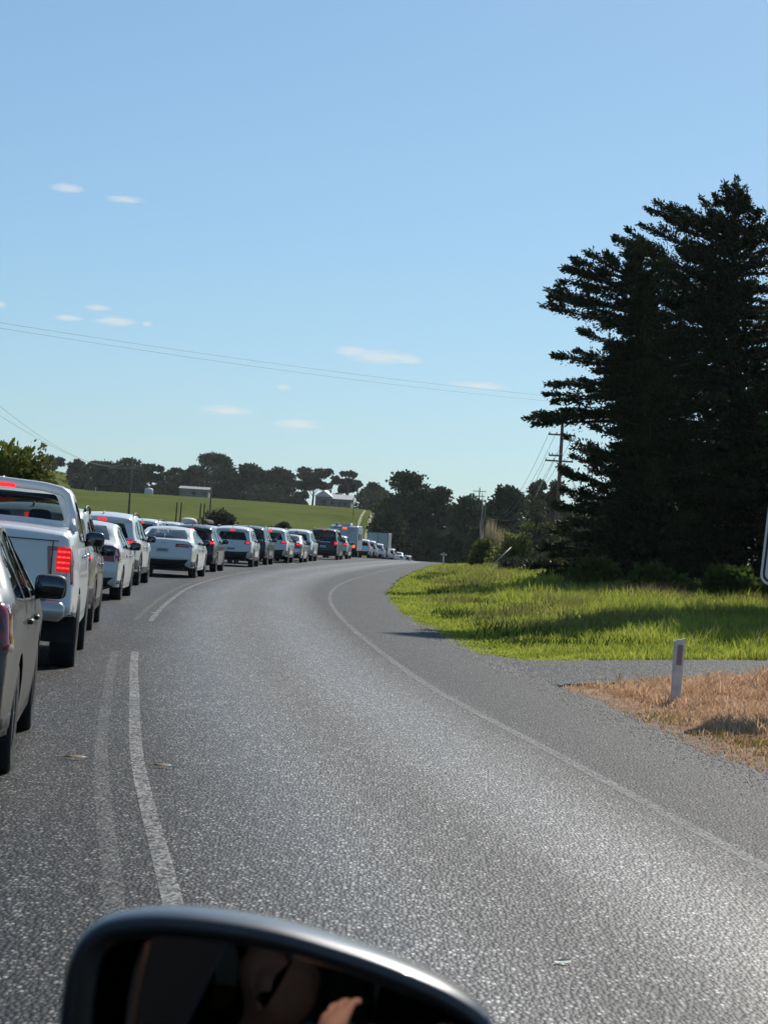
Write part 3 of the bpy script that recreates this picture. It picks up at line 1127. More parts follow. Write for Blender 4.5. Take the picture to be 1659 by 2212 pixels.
def make_car(kind, ctrl, W, belt, tumble, wheelbase, wr, sill, side_windows, rear_win, screen, lamp, bumper_u, plate, handles, mirror_at,
             seams=(), rails=False, stop_u=None, stop_w=0.2, rear_glass='glass_dark', side_glass='glass', lamp2=None, cladding=False,
             r=0.07, crown=0.045, taper=0.09, emblem=None, seat_rows=(0.55, 1.55), seat_z=0.42, garnish=None, notch=None, lit=None, tyre_w=0.22):
    """Build one pattern car (not linked); copies are placed afterwards."""
    L = False
    s = Shell(ctrl, W, belt, tumble, wheelbase, wr, sill, r, crown, taper)
    root = empty(kind, do_link=False)
    sw = [round_poly(p, 0.05) for p in side_windows]
    rw = s.strip_poly(*rear_win)
    fw = s.strip_poly(*screen)
    s.body(sw, [rw, fw]).build('body', 'paint_white', root, True, 0.0006, L)
    for p in sw:
        for sg in (1, -1):
            wd = s.side_patch(p, -0.008, sg).build('window', side_glass, root, True, 0, L)
            # rubber and metal surround
            q = MB()
            ring = [Vector(a) for a in p]
            cen = sum(ring, Vector((0, 0))) / len(ring)
            o_ = [a + (a - cen).normalized() * 0.022 for a in ring]
            pts = s.side_points([tuple(a) for a in ring], 0.004, sg) + s.side_points([tuple(a) for a in o_], 0.004, sg)
            n = len(ring)
            q.add(pts, [(i, (i + 1) % n, n + (i + 1) % n, n + i) for i in range(n)])
            q.build('window_trim', 'plastic', wd, False, 0, L)
    s.strip_patch(rw, -0.008).build('rear_window', rear_glass, root, True, 0, L)
    s.strip_patch(fw, -0.008).build('windscreen', 'glass', root, True, 0, L)
    for sg in (1, -1):
        lm = s.wrap_lamp(*lamp, sg).build('tail_light', 'lamp_red', root, True, 0, L)
        if lit:
            s.wrap_lamp(*lit, sg, off=0.012).build('lit_lamp', 'lamp_on', lm, True, 0, L)
        if lamp2:
            lm2 = s.wrap_lamp(*lamp2, sg, off=0.010).build('reversing_light', 'lamp_clear', lm, True, 0, L)
    if stop_u:
        a = s.arc(stop_u)
        s.strip_patch([(a - 0.016, -stop_w * .8), (a - 0.016, stop_w * .8), (a + 0.016, stop_w * .8), (a + 0.016, -stop_w * .8)], 0.008).build('brake_light', 'lamp_red', root, True, 0, L)
    # dark lower bumper
    a0, a1 = s.arc(bumper_u[0]), s.arc(bumper_u[1])
    bp_ = MB()
    s.strip_patch([(a0, -1), (a0, 1), (a1, 1), (a1, -1)], 0.005, bp_)
    for sg in (1, -1):
        yb = np.interp(a0, s.A, s.P[:, 0])
        e0 = [(float(np.interp(a, s.A, s.P[:, 0])), float(np.interp(a, s.A, s.P[:, 1]))) for a in np.linspace(a0, a1, 6)]
        yend = -wr - 0.06
        s.side_patch(e0 + [(yend - 0.04, e0[-1][1] - 0.06), (yend - 0.01, e0[0][1] + 0.03)], 0.005, sg, bp_, 0.06)
    bp_.build('bumper', 'plastic', root, True, 0, L)
    if cladding:
        for sg in (1, -1):
            c_ = MB()
            s.side_patch([(wr + .04, sill + .005), (wheelbase - wr - .04, sill + .005), (wheelbase - wr - .05, sill + .14), (wr + .05, sill + .16)], 0.006, sg, c_)
            for cy in (0, wheelbase):
                arc_o = [(cy + (wr + .115) * math.cos(a), wr + (wr + .115) * math.sin(a)) for a in np.linspace(0.05, math.pi - 0.05, 12)]
                arc_i = [(cy + (wr + .056) * math.cos(a), wr + (wr + .056) * math.sin(a)) for a in np.linspace(math.pi - 0.05, 0.05, 12)]
                s.side_patch(arc_o + arc_i, 0.010, sg, c_, 0.2)
            c_.build('cladding', 'plastic', root, True, 0, L)
    # underside, wheel wells, floor
    ub = MB()
    ub.box((0, (s.y0 + s.y1) / 2, sill + .09), (1.3 * W, (s.y1 - s.y0) * 0.93, .22))
    for cy in (0, wheelbase):
        for sg in (1, -1):
            pts, fs = [], []
            for k in range(11):
                a = -0.25 + (math.pi + 0.5) * k / 10
                for x in (W * .62, W * .965):
                    pts.append((sg * x, cy + (wr + .06) * math.cos(a), wr + (wr + .06) * math.sin(a)))
            fs = [(2 * k, 2 * k + 1, 2 * k + 3, 2 * k + 2) for k in range(10)]
            fs.append(tuple(range(0, 22, 2)))
            ub.add(pts, fs)
    ub.build('underbody', 'trim_dark', root, False, 0, L)
    it = MB().box((0, (rear_y(s, rear_win) + screen_y(s, screen)) / 2, belt - .32), (1.82 * W - .1, screen_y(s, screen) - rear_y(s, rear_win) + 0.1, .12))
    it.build('cabin_floor', 'trim_dark', root, False, 0, L)
    MB().superell((0, screen_y(s, screen) - .28, belt - .13), (1.72 * W, .5, .3), .4, 12, 6).build('dashboard', 'trim_dark', root, True, 0, L)
    for row, yy in enumerate(seat_rows):
        for sx in ((-.37, .37) if row else (-.42, 0, .42)):
            st = MB()
            st.superell((sx, yy, belt - .22), (.44 if row else .40, .16, .75), .45, 10, 8, Matrix.Rotation(R(14), 3, 'X'))
            st.superell((sx, yy - .13, belt + .25 - (0 if row else .04)), (.25, .10, .19), .55, 10, 6)
            st.build('seat', 'seat_cloth', root, True, 0, L)
    # plate
    ap = s.arc(plate[0])
    py_, pz_ = float(np.interp(ap, s.A, s.P[:, 0])), float(np.interp(ap, s.A, s.P[:, 1]))
    pl = MB().rbox((plate[1], py_ - crown - .012, pz_), (.372, .012, .134), .004).build('number_plate', 'plate_white', root, False, 0, L)
    MB().rbox((plate[1], py_ - crown - .0185, pz_), (.30, .004, .055), .0015).build('plate_lettering', 'plate_ink', pl, False, 0, L)
    if emblem:
        ae = s.arc(emblem)
        ey_, ez_ = float(np.interp(ae, s.A, s.P[:, 0])), float(np.interp(ae, s.A, s.P[:, 1]))
        em = MB()
        em.tube([(0.062 * math.cos(a), ey_ - crown - .008, ez_ + .042 * math.sin(a)) for a in np.linspace(0, 2 * math.pi, 17)], .008, 5, False)
        em.tube([(0.030 * math.cos(a), ey_ - crown - .008, ez_ + .040 * math.sin(a)) for a in np.linspace(0, 2 * math.pi, 13)], .006, 5, False)
        em.build('emblem', 'chrome', root, True, 0, L)
    if garnish:
        a = s.arc(garnish[0])
        s.strip_patch([(a - .02, -garnish[1]), (a - .02, garnish[1]), (a + .02, garnish[1]), (a + .02, -garnish[1])], .012).build('tailgate_trim', 'chrome', root, True, 0, L)
    for (hy, hz) in handles:
        for sg in (1, -1):
            xx = float(s.H([hy], [hz])[0])
            h = MB().rbox((sg * (xx + .022), hy, hz), (.03, .19, .032), .01)
            h.box((sg * (xx + .004), hy + .07, hz), (.03, .03, .03))
            h.box((sg * (xx + .004), hy - .07, hz), (.03, .03, .03))
            h.build('door_handle', 'chrome' if kind == 'sedan' else 'paint_white', root, True, 0, L)
    for k, poly in enumerate(seams):
        for sg in (1, -1):
            q = MB()
            pp = [Vector(p) for p in poly]
            dense = []
            for a, b in zip(pp[:-1], pp[1:]):
                m = max(2, int((b - a).length / .08))
                dense += [a.lerp(b, i / m) for i in range(m)]
            dense.append(pp[-1])
            lft, rgt = [], []
            for i, p in enumerate(dense):
                d = dense[min(i + 1, len(dense) - 1)] - dense[max(i - 1, 0)]
                d.normalize()
                nn = Vector((-d.y, d.x)) * 0.004
                lft.append(tuple(p + nn)); rgt.append(tuple(p - nn))
            pts = s.side_points(lft, .003, sg) + s.side_points(rgt, .003, sg)
            n = len(dense)
            q.add(pts, [(i, i + 1, n + i + 1, n + i) for i in range(n - 1)])
            q.build('door_seam', 'plastic', root, False, 0, L)
    for sg in (1, -1):
        mx_, my_, mz_ = mirror_at
        xx = float(s.Wf(np.array([my_]), np.array([mz_]))[0])
        mr_ = MB().superell((sg * (xx + .115), my_ + .02, mz_ + .02), (.215, .16, .165), .5, 14, 8)
        mr_.tube([(sg * (xx - .03), my_ + .03, mz_ - .05), (sg * (xx + .06), my_ + .02, mz_ - .03)], [.04, .035], 6)
        mo = mr_.build('door_mirror', 'paint_white' if kind != 'sedan' else 'paint_white', root, True, 0, L)
        MB().superell((sg * (xx + .115), my_ - .058, mz_ + .02), (.192, .022, .142), .4, 14, 4).build('mirror_glass', 'mirror_dark', mo, True, 0, L)
    if rails:
        for sg in (1, -1):
            yy = np.linspace(rails[0], rails[1], 9)
            pts = []
            for i, y in enumerate(yy):
                zz = float(np.interp(y, s.P[np.argsort(s.P[:, 0])][:, 0], np.maximum.accumulate(s.P[np.argsort(s.P[:, 0])][:, 1]) * 0 + [s.P[np.abs(s.P[:, 0] - q).argmin()][1] for q in np.sort(s.P[:, 0])]))
                zt = s.P[(np.abs(s.P[:, 0] - y) + np.where(s.P[:, 1] > belt + .2, 0, 9)).argmin()][1]
                pts.append((sg * (s.W - s.tumble - .06), y, zt + (.045 if 0 < i < 8 else .0)))
            MB().tube(pts, .017, 6).build('roof_rail', 'plastic', root, True, 0, L)
    an = s.P[(np.abs(s.P[:, 0] - (rear_y(s, rear_win) + .45)) + np.where(s.P[:, 1] > belt + .2, 0, 9)).argmin()]
    MB().superell((0, an[0], an[1] + crown + .02), (.04, .15, .075), .8, 8, 6).build('antenna', 'paint_white', root, True, 0, L)
    MB().lathe([(.03, 0), (.034, -.1), (.034, -.14), (.028, -.14), (.026, -.05)], 12, 'Y', (-.45 * W / .9, s.y0 + .12, sill + .06)).build('exhaust', 'chrome', root, True, 0, L)
    for x in (W - .12, -W + .12):
        for y in (0, wheelbase):
            wheel_parts(root, wr, tyre_w, x, y)
    return root, s


def rear_y(s, rw):
    return float(np.interp(s.arc(rw[0]), s.A, s.P[:, 0]))


def screen_y(s, sc):
    return float(np.interp(s.arc(sc[1]), s.A, s.P[:, 0]))


SEDAN = [(-0.86, 0.27), (-0.99, 0.36), (-1.05, 0.55), (-1.03, 0.72), (-0.99, 0.92), (-0.96, 1.04), (-0.84, 1.09), (-0.42, 1.11), (0.12, 1.36), (0.50, 1.44),
         (1.00, 1.465), (1.45, 1.42), (2.20, 1.05), (2.75, 0.95), (3.35, 0.80), (3.58, 0.62), (3.62, 0.42), (3.50, 0.26)]
sedan, _ = make_car('sedan', SEDAN, 0.90, 0.95, 0.19, 2.68, 0.325, 0.22,
                    [[(-0.30, 1.03), (0.42, 1.00), (0.50, 1.33), (0.30, 1.32), (0.0, 1.21)], [(0.48, 1.00), (1.22, 0.985), (1.22, 1.38), (0.90, 1.395), (0.56, 1.35)],
                     [(1.29, 0.985), (2.02, 0.98), (1.55, 1.31), (1.35, 1.375), (1.29, 1.38)]],
                    (7.15, 8.35, 0.86, 0.80), (11.15, 11.95, 0.84, 0.92), (3.15, 4.75, 0.60, 0.66, 0.26, 0.20), (0.1, 1.5), (3.3, 0.0),
                    [(0.62, 0.86), (1.50, 0.85)], (0, 1.86, 1.02),
                    seams=[[(0.40, 0.98), (0.42, 0.62), (0.36, 0.50)], [(1.25, 0.97), (1.28, 0.60), (1.26, 0.28), (0.42, 0.28)], [(2.18, 0.95), (2.22, 0.70), (2.12, 0.30), (1.26, 0.28)]],
                    taper=0.05, stop_u=8.15, stop_w=0.12, rear_glass='glass_rear', lit=(4.2, 4.55, 0.72, 0.74, 0.10, 0.08), emblem=4.75)
SALOON = [(-0.90, 0.30), (-1.03, 0.38), (-1.10, 0.56), (-1.08, 0.70), (-1.05, 0.90), (-1.02, 1.00), (-0.97, 1.07), (-0.55, 1.09), (0.05, 1.33), (0.50, 1.42),
          (1.05, 1.445), (1.55, 1.40), (2.35, 1.03), (2.95, 0.92), (3.55, 0.78), (3.76, 0.60), (3.80, 0.42), (3.68, 0.26)]
saloon, _ = make_car('saloon', SALOON, 0.92, 0.93, 0.19, 2.82, 0.335, 0.22,
                     [[(-0.38, 1.01), (0.40, 0.98), (0.52, 1.31), (0.28, 1.30), (-0.06, 1.18)], [(0.46, 0.98), (1.30, 0.965), (1.30, 1.36), (0.95, 1.375), (0.58, 1.33)],
                      [(1.37, 0.965), (2.14, 0.96), (1.65, 1.29), (1.45, 1.355), (1.37, 1.36)]],
                     (7.15, 8.35, 0.88, 0.80), (11.15, 11.95, 0.84, 0.92), (3.9, 4.75, 0.46, 0.50, 0.30, 0.22), (0.1, 1.9), (3.45, 0.0),
                     [(0.62, 0.84), (1.55, 0.83)], (0, 1.98, 1.01),
                     seams=[[(0.40, 0.96), (0.42, 0.62), (0.38, 0.50)], [(1.33, 0.95), (1.36, 0.60), (1.34, 0.28), (0.44, 0.28)], [(2.3, 0.93), (2.34, 0.70), (2.24, 0.30), (1.34, 0.28)]],
                     stop_u=8.15, stop_w=0.12, rear_glass='glass_rear', lamp2=(4.22, 4.36, 0.60, 0.60, 0.02, 0.02), emblem=4.72)
SUV = [(-0.78, 0.34), (-0.93, 0.42), (-0.98, 0.60), (-0.96, 0.78), (-0.91, 0.95), (-0.87, 1.10), (-0.68, 1.46), (-0.70, 1.58), (-0.36, 1.66), (0.6, 1.70),
       (1.35, 1.66), (1.75, 1.55), (2.45, 1.12), (3.0, 1.03), (3.45, 0.92), (3.62, 0.72), (3.63, 0.48), (3.50, 0.30)]
suv, suv_s = make_car('suv', SUV, 0.925, 1.02, 0.17, 2.68, 0.355, 0.28,
                  [[(-0.52, 1.14), (0.28, 1.10), (0.28, 1.53), (-0.10, 1.50), (-0.42, 1.38)], [(0.35, 1.09), (1.18, 1.07), (1.18, 1.57), (0.42, 1.55)],
                   [(1.26, 1.07), (2.22, 1.05), (1.80, 1.42), (1.55, 1.535), (1.26, 1.57)]],
                  (5.1, 6.1, 0.90, 0.80), (11.1, 11.95, 0.84, 0.92), (4.15, 4.95, 0.70, 0.78, 0.26, 0.18), (0.1, 2.4), (2.9, 0.0),
                  [(0.58, 0.93), (1.50, 0.92)], (0, 2.02, 1.10),
                  seams=[[(0.32, 1.06), (0.40, 0.72), (0.38, 0.6)], [(1.22, 1.05), (1.25, 0.60), (1.22, 0.34), (0.45, 0.34)], [(2.35, 1.02), (2.36, 0.75), (2.22, 0.34), (1.22, 0.34)]],
                  rails=(-0.2, 1.45), stop_u=6.75, stop_w=0.19, side_glass='glass', cladding=True, lit=(4.42, 4.78, 0.80, 0.86, 0.12, 0.10), emblem=4.55)
HATCH = [(-0.72, 0.30), (-0.84, 0.38), (-0.90, 0.56), (-0.88, 0.74), (-0.82, 0.90), (-0.76, 1.04), (-0.42, 1.36), (-0.42, 1.46), (-0.10, 1.53), (0.65, 1.56),
         (1.25, 1.53), (1.62, 1.44), (2.35, 1.06), (2.85, 0.97), (3.25, 0.85), (3.42, 0.66), (3.44, 0.44), (3.32, 0.28)]
hatch, _ = make_car('hatch', HATCH, 0.89, 0.97, 0.17, 2.58, 0.33, 0.24,
                    [[(-0.34, 1.09), (0.30, 1.04), (0.30, 1.41), (0.0, 1.38), (-0.24, 1.24)], [(0.37, 1.03), (1.14, 1.01), (1.14, 1.45), (0.44, 1.42)],
                     [(1.21, 1.01), (2.12, 0.99), (1.68, 1.32), (1.45, 1.42), (1.21, 1.45)]],
                    (5.1, 6.1, 0.88, 0.78), (11.1, 11.95, 0.84, 0.92), (4.0, 5.3, 0.68, 0.80, 0.20, 0.14), (0.1, 2.0), (2.9, 0.0),
                    [(0.58, 0.88), (1.44, 0.87)], (0, 1.94, 1.03),
                    stop_u=6.7, stop_w=0.15, side_glass='glass', emblem=4.6, lit=(4.4, 4.95, 0.78, 0.84, 0.09, 0.08))
VAN = [(-0.95, 0.30), (-1.05, 0.40), (-1.08, 0.60), (-1.05, 0.80), (-1.03, 1.05), (-1.00, 1.20), (-0.91, 1.70), (-0.88, 1.82), (-0.58, 1.89), (0.8, 1.92),
       (2.2, 1.88), (2.6, 1.79), (3.35, 1.25), (3.9, 1.08), (4.08, 0.85), (4.10, 0.50), (3.98, 0.32)]
van, _ = make_car('van', VAN, 0.955, 1.12, 0.15, 3.2, 0.345, 0.26,
                  [[(-0.74, 1.22), (0.45, 1.18), (0.45, 1.72), (-0.62, 1.70)], [(0.52, 1.18), (1.75, 1.16), (1.75, 1.76), (0.52, 1.74)],
                   [(1.84, 1.16), (3.05, 1.12), (2.60, 1.62), (2.35, 1.73), (1.84, 1.76)]],
                  (4.75, 6.35, 0.95, 0.90), (11.1, 11.95, 0.86, 0.93), (3.4, 4.9, 0.86, 0.90, 0.10, 0.10), (0.1, 1.5), (3.1, 0.0),
                  [(1.95, 1.00)], (0, 2.85, 1.20), rails=(-0.4, 2.1),
                  stop_u=7.0, stop_w=0.16, rear_glass='glass_dark', side_glass='glass_dark', lit=(3.7, 4.5, 0.90, 0.92, 0.05, 0.05), garnish=(4.35, 0.55), seat_rows=(0.9, 2.1))
UTE = [(-1.12, 0.56), (-1.19, 0.64), (-1.17, 0.78), (-1.16, 0.95), (-1.15, 1.22), (-1.13, 1.33), (-1.02, 1.375), (0.22, 1.40), (0.40, 1.43), (0.60, 1.73),
       (0.84, 1.80), (1.40, 1.83), (1.9, 1.80), (2.2, 1.71), (2.85, 1.27), (3.3, 1.19), (3.85, 1.09), (4.04, 0.86), (4.05, 0.62), (3.92, 0.44)]
ute, ute_s = make_car('ute', UTE, 0.925, 1.24, 0.16, 3.1, 0.385, 0.42,
                      [[(0.72, 1.30), (1.28, 1.28), (1.28, 1.68), (0.92, 1.66)], [(1.36, 1.28), (2.62, 1.25), (2.18, 1.60), (1.98, 1.67), (1.36, 1.69)]],
                      (8.2, 9.05, 0.93, 0.86), (13.1, 13.95, 0.85, 0.92), (2.45, 4.08, 0.80, 0.80, 0.13, 0.13), (0.05, 0.5), (1.4, 0.0),
                      [(0.92, 1.12), (1.72, 1.12)], (0, 2.42, 1.28),
                      seams=[[(0.56, 1.36), (0.56, 0.62)], [(1.32, 1.26), (1.34, 0.80), (1.30, 0.52), (0.6, 0.52)], [(2.74, 1.22), (2.74, 0.95), (2.6, 0.52), (1.3, 0.52)]],
                      stop_u=None, rear_glass='glass', side_glass='glass', lamp2=(3.05, 3.85, 0.84, 0.84, 0.05, 0.05), seat_rows=(0.95, 1.85), r=0.06, crown=0.035, taper=0.05, tyre_w=0.26)
# the ute's own fittings: sports bar with stop lamp, tonneau seam, step bumper, lamp segments
bar = MB()
pts = [(-0.80, 0.16, 1.40), (-0.76, 0.30, 1.58), (-0.71, 0.42, 1.73), (-0.63, 0.48, 1.785), (-0.45, 0.50, 1.815), (0, 0.50, 1.835), (0.45, 0.50, 1.815), (0.63, 0.48, 1.785), (0.71, 0.42, 1.73), (0.76, 0.30, 1.58), (0.80, 0.16, 1.40)]
bar.tube(pts, 0.05, 10)
for sg in (1, -1):
    bar.add([(sg * .80, .12, 1.385), (sg * .80, -.28, 1.385), (sg * .765, .25, 1.53), (sg * .84, .12, 1.385), (sg * .84, -.28, 1.385), (sg * .80, .25, 1.53)],
            [(0, 1, 2), (3, 5, 4), (0, 3, 4, 1), (1, 4, 5, 2), (0, 2, 5, 3)])
sb_ = bar.build('sports_bar', 'paint_white', ute, True, 0, False)
MB().rbox((0, 0.435, 1.80), (0.32, 0.03, 0.036), 0.010).build('brake_light', 'lamp_red', sb_, False, 0, False)
stp = MB().rbox((0, -1.25, 0.62), (1.66, 0.20, 0.20), 0.05)
stp.rbox((0, -1.24, 0.735), (1.30, 0.16, 0.03), 0.01)
stp.build('rear_bumper', 'paint_silver', ute, True, 0, False)
sm = MB().rbox((0, -1.205, 1.285), (1.44, 0.012, 0.010), 0.003)
sm.build('tonneau_seam', 'plastic', ute, False, 0, False)
for sg in (1, -1):
    MB().rbox((sg * 0.665, -1.185, 1.0), (0.010, 0.012, 0.56), 0.003).build('tailgate_seam', 'plastic', ute, False, 0, False)
MB().superell((0, -1.20, 1.13), (.30, .04, .10), .4, 12, 6).build('tailgate_handle', 'paint_white', ute, True, 0, False)
for sg in (1, -1):
    for k in range(4):
        for j in range(3):
            MB().rbox((sg * (0.735 + 0.042 * j), -1.183 + 0.004 * j, 1.185 - 0.052 * k), (0.036, 0.012, 0.018), 0.005).build('light_segment', 'lamp_hot', ute, False, 0, False)
    MB().rbox((sg * 0.777, -1.172, 1.107), (0.135, 0.010, 0.235), 0.006).build('lit_panel', 'lamp_glow', ute, False, 0, False)
    MB().box((sg * 0.70, -0.42, 0.52), (0.30, 0.012, 0.36)).build('mud_flap', 'rubber', ute, False, 0, False)
index_kids()
PATTERN = {'sedan': (sedan, 0.90), 'saloon': (saloon, 0.92), 'suv': (suv, 0.925), 'hatch': (hatch, 0.89), 'van': (van, 0.955), 'ute': (ute, 0.925)}
GQ = 'vehicles waiting in the queue'


def place(kind, pos, hdg, label, cat, paint, on=True, stop=None, glass=None, mirrors='plastic', scale=1.0, by='wheel', side='glass', name=None, skip=(), lean=0.0, group=GQ):
    """pos = outer foot of the right rear tyre (by='wheel') or the middle of the rear axle; hdg = degrees to the right of straight ahead."""
    pat, W = PATTERN[kind]
    h = R(-hdg)
    right = Vector((math.cos(h), math.sin(h)))
    p = Vector(pos[:2])
    if by == 'wheel':
        p = p - right * (W - 0.01) * scale
    mats = {'body': paint, 'door_mirror': mirrors, 'antenna': paint, 'tail_light': 'lamp_red', 'brake_light': 'lamp_on' if (stop if stop is not None else on) else 'lamp_red',
            'sports_bar': paint, 'tailgate_handle': paint, 'door_handle': 'chrome' if kind == 'ute' else paint}
    if kind == 'ute':
        mats['tail_light'] = 'lamp_red'
    if glass:
        mats['rear_window'] = glass
    mats['window'] = side
    c = copy_tree(pat, None, mats, tuple(skip) + (() if on else ('lit_lamp',)))
    c.name = name or {'sedan': 'sedan_car', 'saloon': 'sedan_car', 'suv': 'sport_utility_car', 'hatch': 'hatchback_car', 'van': 'passenger_van', 'ute': 'pickup_truck'}[kind]
    c.location = (p.x, p.y, float(zroad(p.y)) + 0.001)
    c.rotation_euler = (0, R(lean), h)
    c.scale = (scale,) * 3
    tag(c, label, cat, group)
    return c


place('sedan', (-2.06, 12.75), -6.6, 'gunmetal grey sedan cut off by the left edge of the photo, nearest car', 'car', 'paint_gunmetal', on=False, lean=1.0)
place('ute', (-3.05, 22.3), -6.0, 'white dual-cab pickup with sports bar and lit square tail light', 'pickup truck', 'paint_white', glass='glass_ute', mirrors='paint_black', lean=1.5)
place('suv', (-3.86, 29.95), -5.2, 'taupe wagon mostly hidden, just ahead of the white pickup', 'car', 'paint_taupe', scale=0.97, lean=1.0)
place('sedan', (-4.97, 42.6), -2.6, 'white sedan with unlit dark red tail light, ahead of the taupe wagon', 'car', 'paint_pearl', on=False, lean=0.8)
place('suv', (-5.82, 53.5), -1.6, 'tall white wagon with lit high brake light, behind the roof of a white sedan', 'car', 'paint_white', scale=1.0)
place('saloon', (-5.42, 65.0), 0.6, 'white sedan with wide pale rear window and round boot emblem, squarely in view', 'car', 'paint_white', on=False)
place('hatch', (-5.66, 76.1), 1.2, 'dark hatchback with one tail light showing, just right of the square-on white sedan', 'car', 'paint_navy', scale=1.0)
place('suv', (-5.26, 91.1), 1.6, 'white crossover with black lower bumper and three lit red lights', 'car', 'paint_white', scale=0.96, glass='glass_dark')
place('suv', (-5.12, 99.8), 2.4, 'dark grey wagon squeezed between two white crossovers', 'car', 'paint_navy', on=False)
place('suv', (-4.62, 110.0), 2.6, 'white crossover with a dark tailgate and one lit light, before a small sedan', 'car', 'paint_pearl')
place('sedan', (-4.10, 116.2), 2.8, 'small silver sedan in front of a taller white wagon', 'car', 'paint_silver', scale=0.97)
place('suv', (-3.86, 124.5), 3.2, 'white wagon showing above the small silver sedan', 'car', 'paint_white', on=False, scale=1.02)
place('van', (-2.70, 140.0), 3.4, 'black passenger van with chrome tailgate strip and big dark rear window', 'van', 'paint_black', on=True)
place('hatch', (-2.28, 152.0), 3.6, 'pale lilac-white hatchback half hidden between black van and caravan', 'car', 'paint_silver')
place('suv', (-0.95, 203.0), 2.6, 'white car first to the right of the caravan', 'car', 'paint_white')
place('suv', (-0.42, 211.5), 2.6, 'white car second to the right of the caravan', 'car', 'paint_pearl', on=False)
place('hatch', (0.32, 220.0), 2.6, 'white hatchback in front of the box truck, third right of the caravan', 'car', 'paint_white', on=False)
place('suv', (1.75, 262.0), 4.5, 'white car just right of the box truck near the crest', 'car', 'paint_white', on=False)
place('sedan', (2.80, 272.0), 5.0, 'white sedan sinking over the crest, second right of the box truck', 'car', 'paint_white', on=False)
place('suv', (4.25, 303.0), 8.0, 'white roof of the farthest car, just showing over the crest', 'car', 'paint_white', on=False)
GL = 'vehicles in the far left lane'
place('suv', (-10.75, 108.0), 4.0, 'white wagon with lit brake light seen over the roof of a white sedan', 'car', 'paint_white', group=GL, scale=1.03)
place('suv', (-10.65, 119.0), 4.0, 'white wagon just left of the upright timber stakes, lights off', 'car', 'paint_white', on=False, group=GL, scale=1.0)
place('suv', (-8.35, 116.0), 4.0, 'white wagon roof peeping out left of the white crossover with black bumper', 'car', 'paint_pearl', on=False, group=GL, scale=0.95)


# caravan
def caravan():
    x, y, h = -3.20, 182.0, R(-3.4)
    c = empty('caravan', (x, y, float(zroad(y))), h)
    tag(c, 'tall white caravan with orange tail lights and roof hatch', 'caravan', GQ)
    prof = [(0.0, 0.55), (-0.02, 1.2), (0.02, 2.15), (0.14, 2.50), (0.40, 2.62), (5.0, 2.62), (5.7, 2.3), (6.0, 1.4), (5.8, 0.55)]
    mb = MB()
    n = len(prof)
    for i, (yy, zz) in enumerate(prof):
        for sx, w in ((-1, 1.16), (-1, 1.10), (1, 1.10), (1, 1.16)):
            pass
    ring = []
    for sx in (-1.16, -1.10, 1.10, 1.16):
        ins = 0.05 if abs(sx) > 1.12 else 0.0
        ring.append([(sx, yy + ins * (1 if i < 4 else -1), zz - (ins if zz > 1 else -ins)) for i, (yy, zz) in enumerate(prof)])
    pts = [p for rg in ring for p in rg]
    fs = [(k * n + i, k * n + (i + 1) % n, (k + 1) * n + (i + 1) % n, (k + 1) * n + i) for k in range(3) for i in range(n)]
    fs += [tuple(range(n)), tuple(range(3 * n + n - 1, 3 * n - 1, -1))]
    mb.add(pts, fs).build('body', 'van_panel', c)
    MB().rbox((0, -0.05, 0.62), (2.26, 0.10, 0.22), 0.03).build('bumper', 'plastic', c)
    for sx in (-0.88, 0.88):
        lb = MB().superell((sx, -0.04, 0.92), (0.44, 0.06, 0.44), 0.8, 14, 6).build('light_panel', 'plastic', c, True)
        MB().superell((sx, -0.075, 0.92), (0.30, 0.05, 0.30), 0.9, 14, 6).build('tail_light', 'lamp_amber', lb, True)
    MB().rbox((0, -0.02, 2.40), (1.7, 0.05, 0.07), 0.015).build('cornice', 'decal_grey', c)
    MB().superell((0.05, -0.03, 2.38), (0.42, 0.08, 0.15), 0.6, 12, 6).build('brake_light', 'lamp_amber', c, True)
    MB().rbox((0.15, 0.75, 2.68), (0.75, 0.7, 0.14), 0.04).build('roof_hatch', 'roof_pale', c)
    MB().rbox((0.15, 2.5, 2.72), (0.65, 1.0, 0.20), 0.05).build('air_conditioner', 'roof_pale', c)
    MB().superell((-0.62, 0.40, 2.70), (0.24, 0.24, 0.18), 0.8, 12, 6).build('roof_beacon', 'beacon_blue', c, True)
    MB().rbox((0.42, -0.028, 2.05), (0.26, 0.02, 0.05), 0.008).build('badge', 'decal_grey', c)
    MB().rbox((0.70, -0.018, 2.24), (0.36, 0.02, 0.03), 0.008).build('badge', 'decal_grey', c)
    for sx in (1, -1):
        w_ = MB().rbox((sx * 1.165, 1.4, 1.7), (0.03, 0.95, 0.5), 0.012).build('window', 'glass_dark', c)
        MB().rbox((sx * 1.16, 1.4, 1.7), (0.025, 1.03, 0.58), 0.012).build('frame', 'plastic', w_)
        MB().rbox((sx * 1.168, 3.9, 1.7), (0.03, 0.8, 0.5), 0.012).build('window', 'glass_dark', c)
    MB().rbox((1.165, 2.6, 1.55), (0.03, 0.62, 1.75), 0.012).build('door', 'paint_white', c)
    for sx in (1, -1):
        for yy in (2.3, 3.1):
            wheel_parts(c, 0.35, 0.21, sx * 0.98, yy, do_link=True)
    MB().box((0, 2.9, 0.50), (1.5, 5.4, 0.12)).build('chassis', 'trim_dark', c)
    MB().tube([(0, 5.7, 0.5), (0, 7.0, 0.45)], 0.05, 6).build('drawbar', 'trim_dark', c)


caravan()


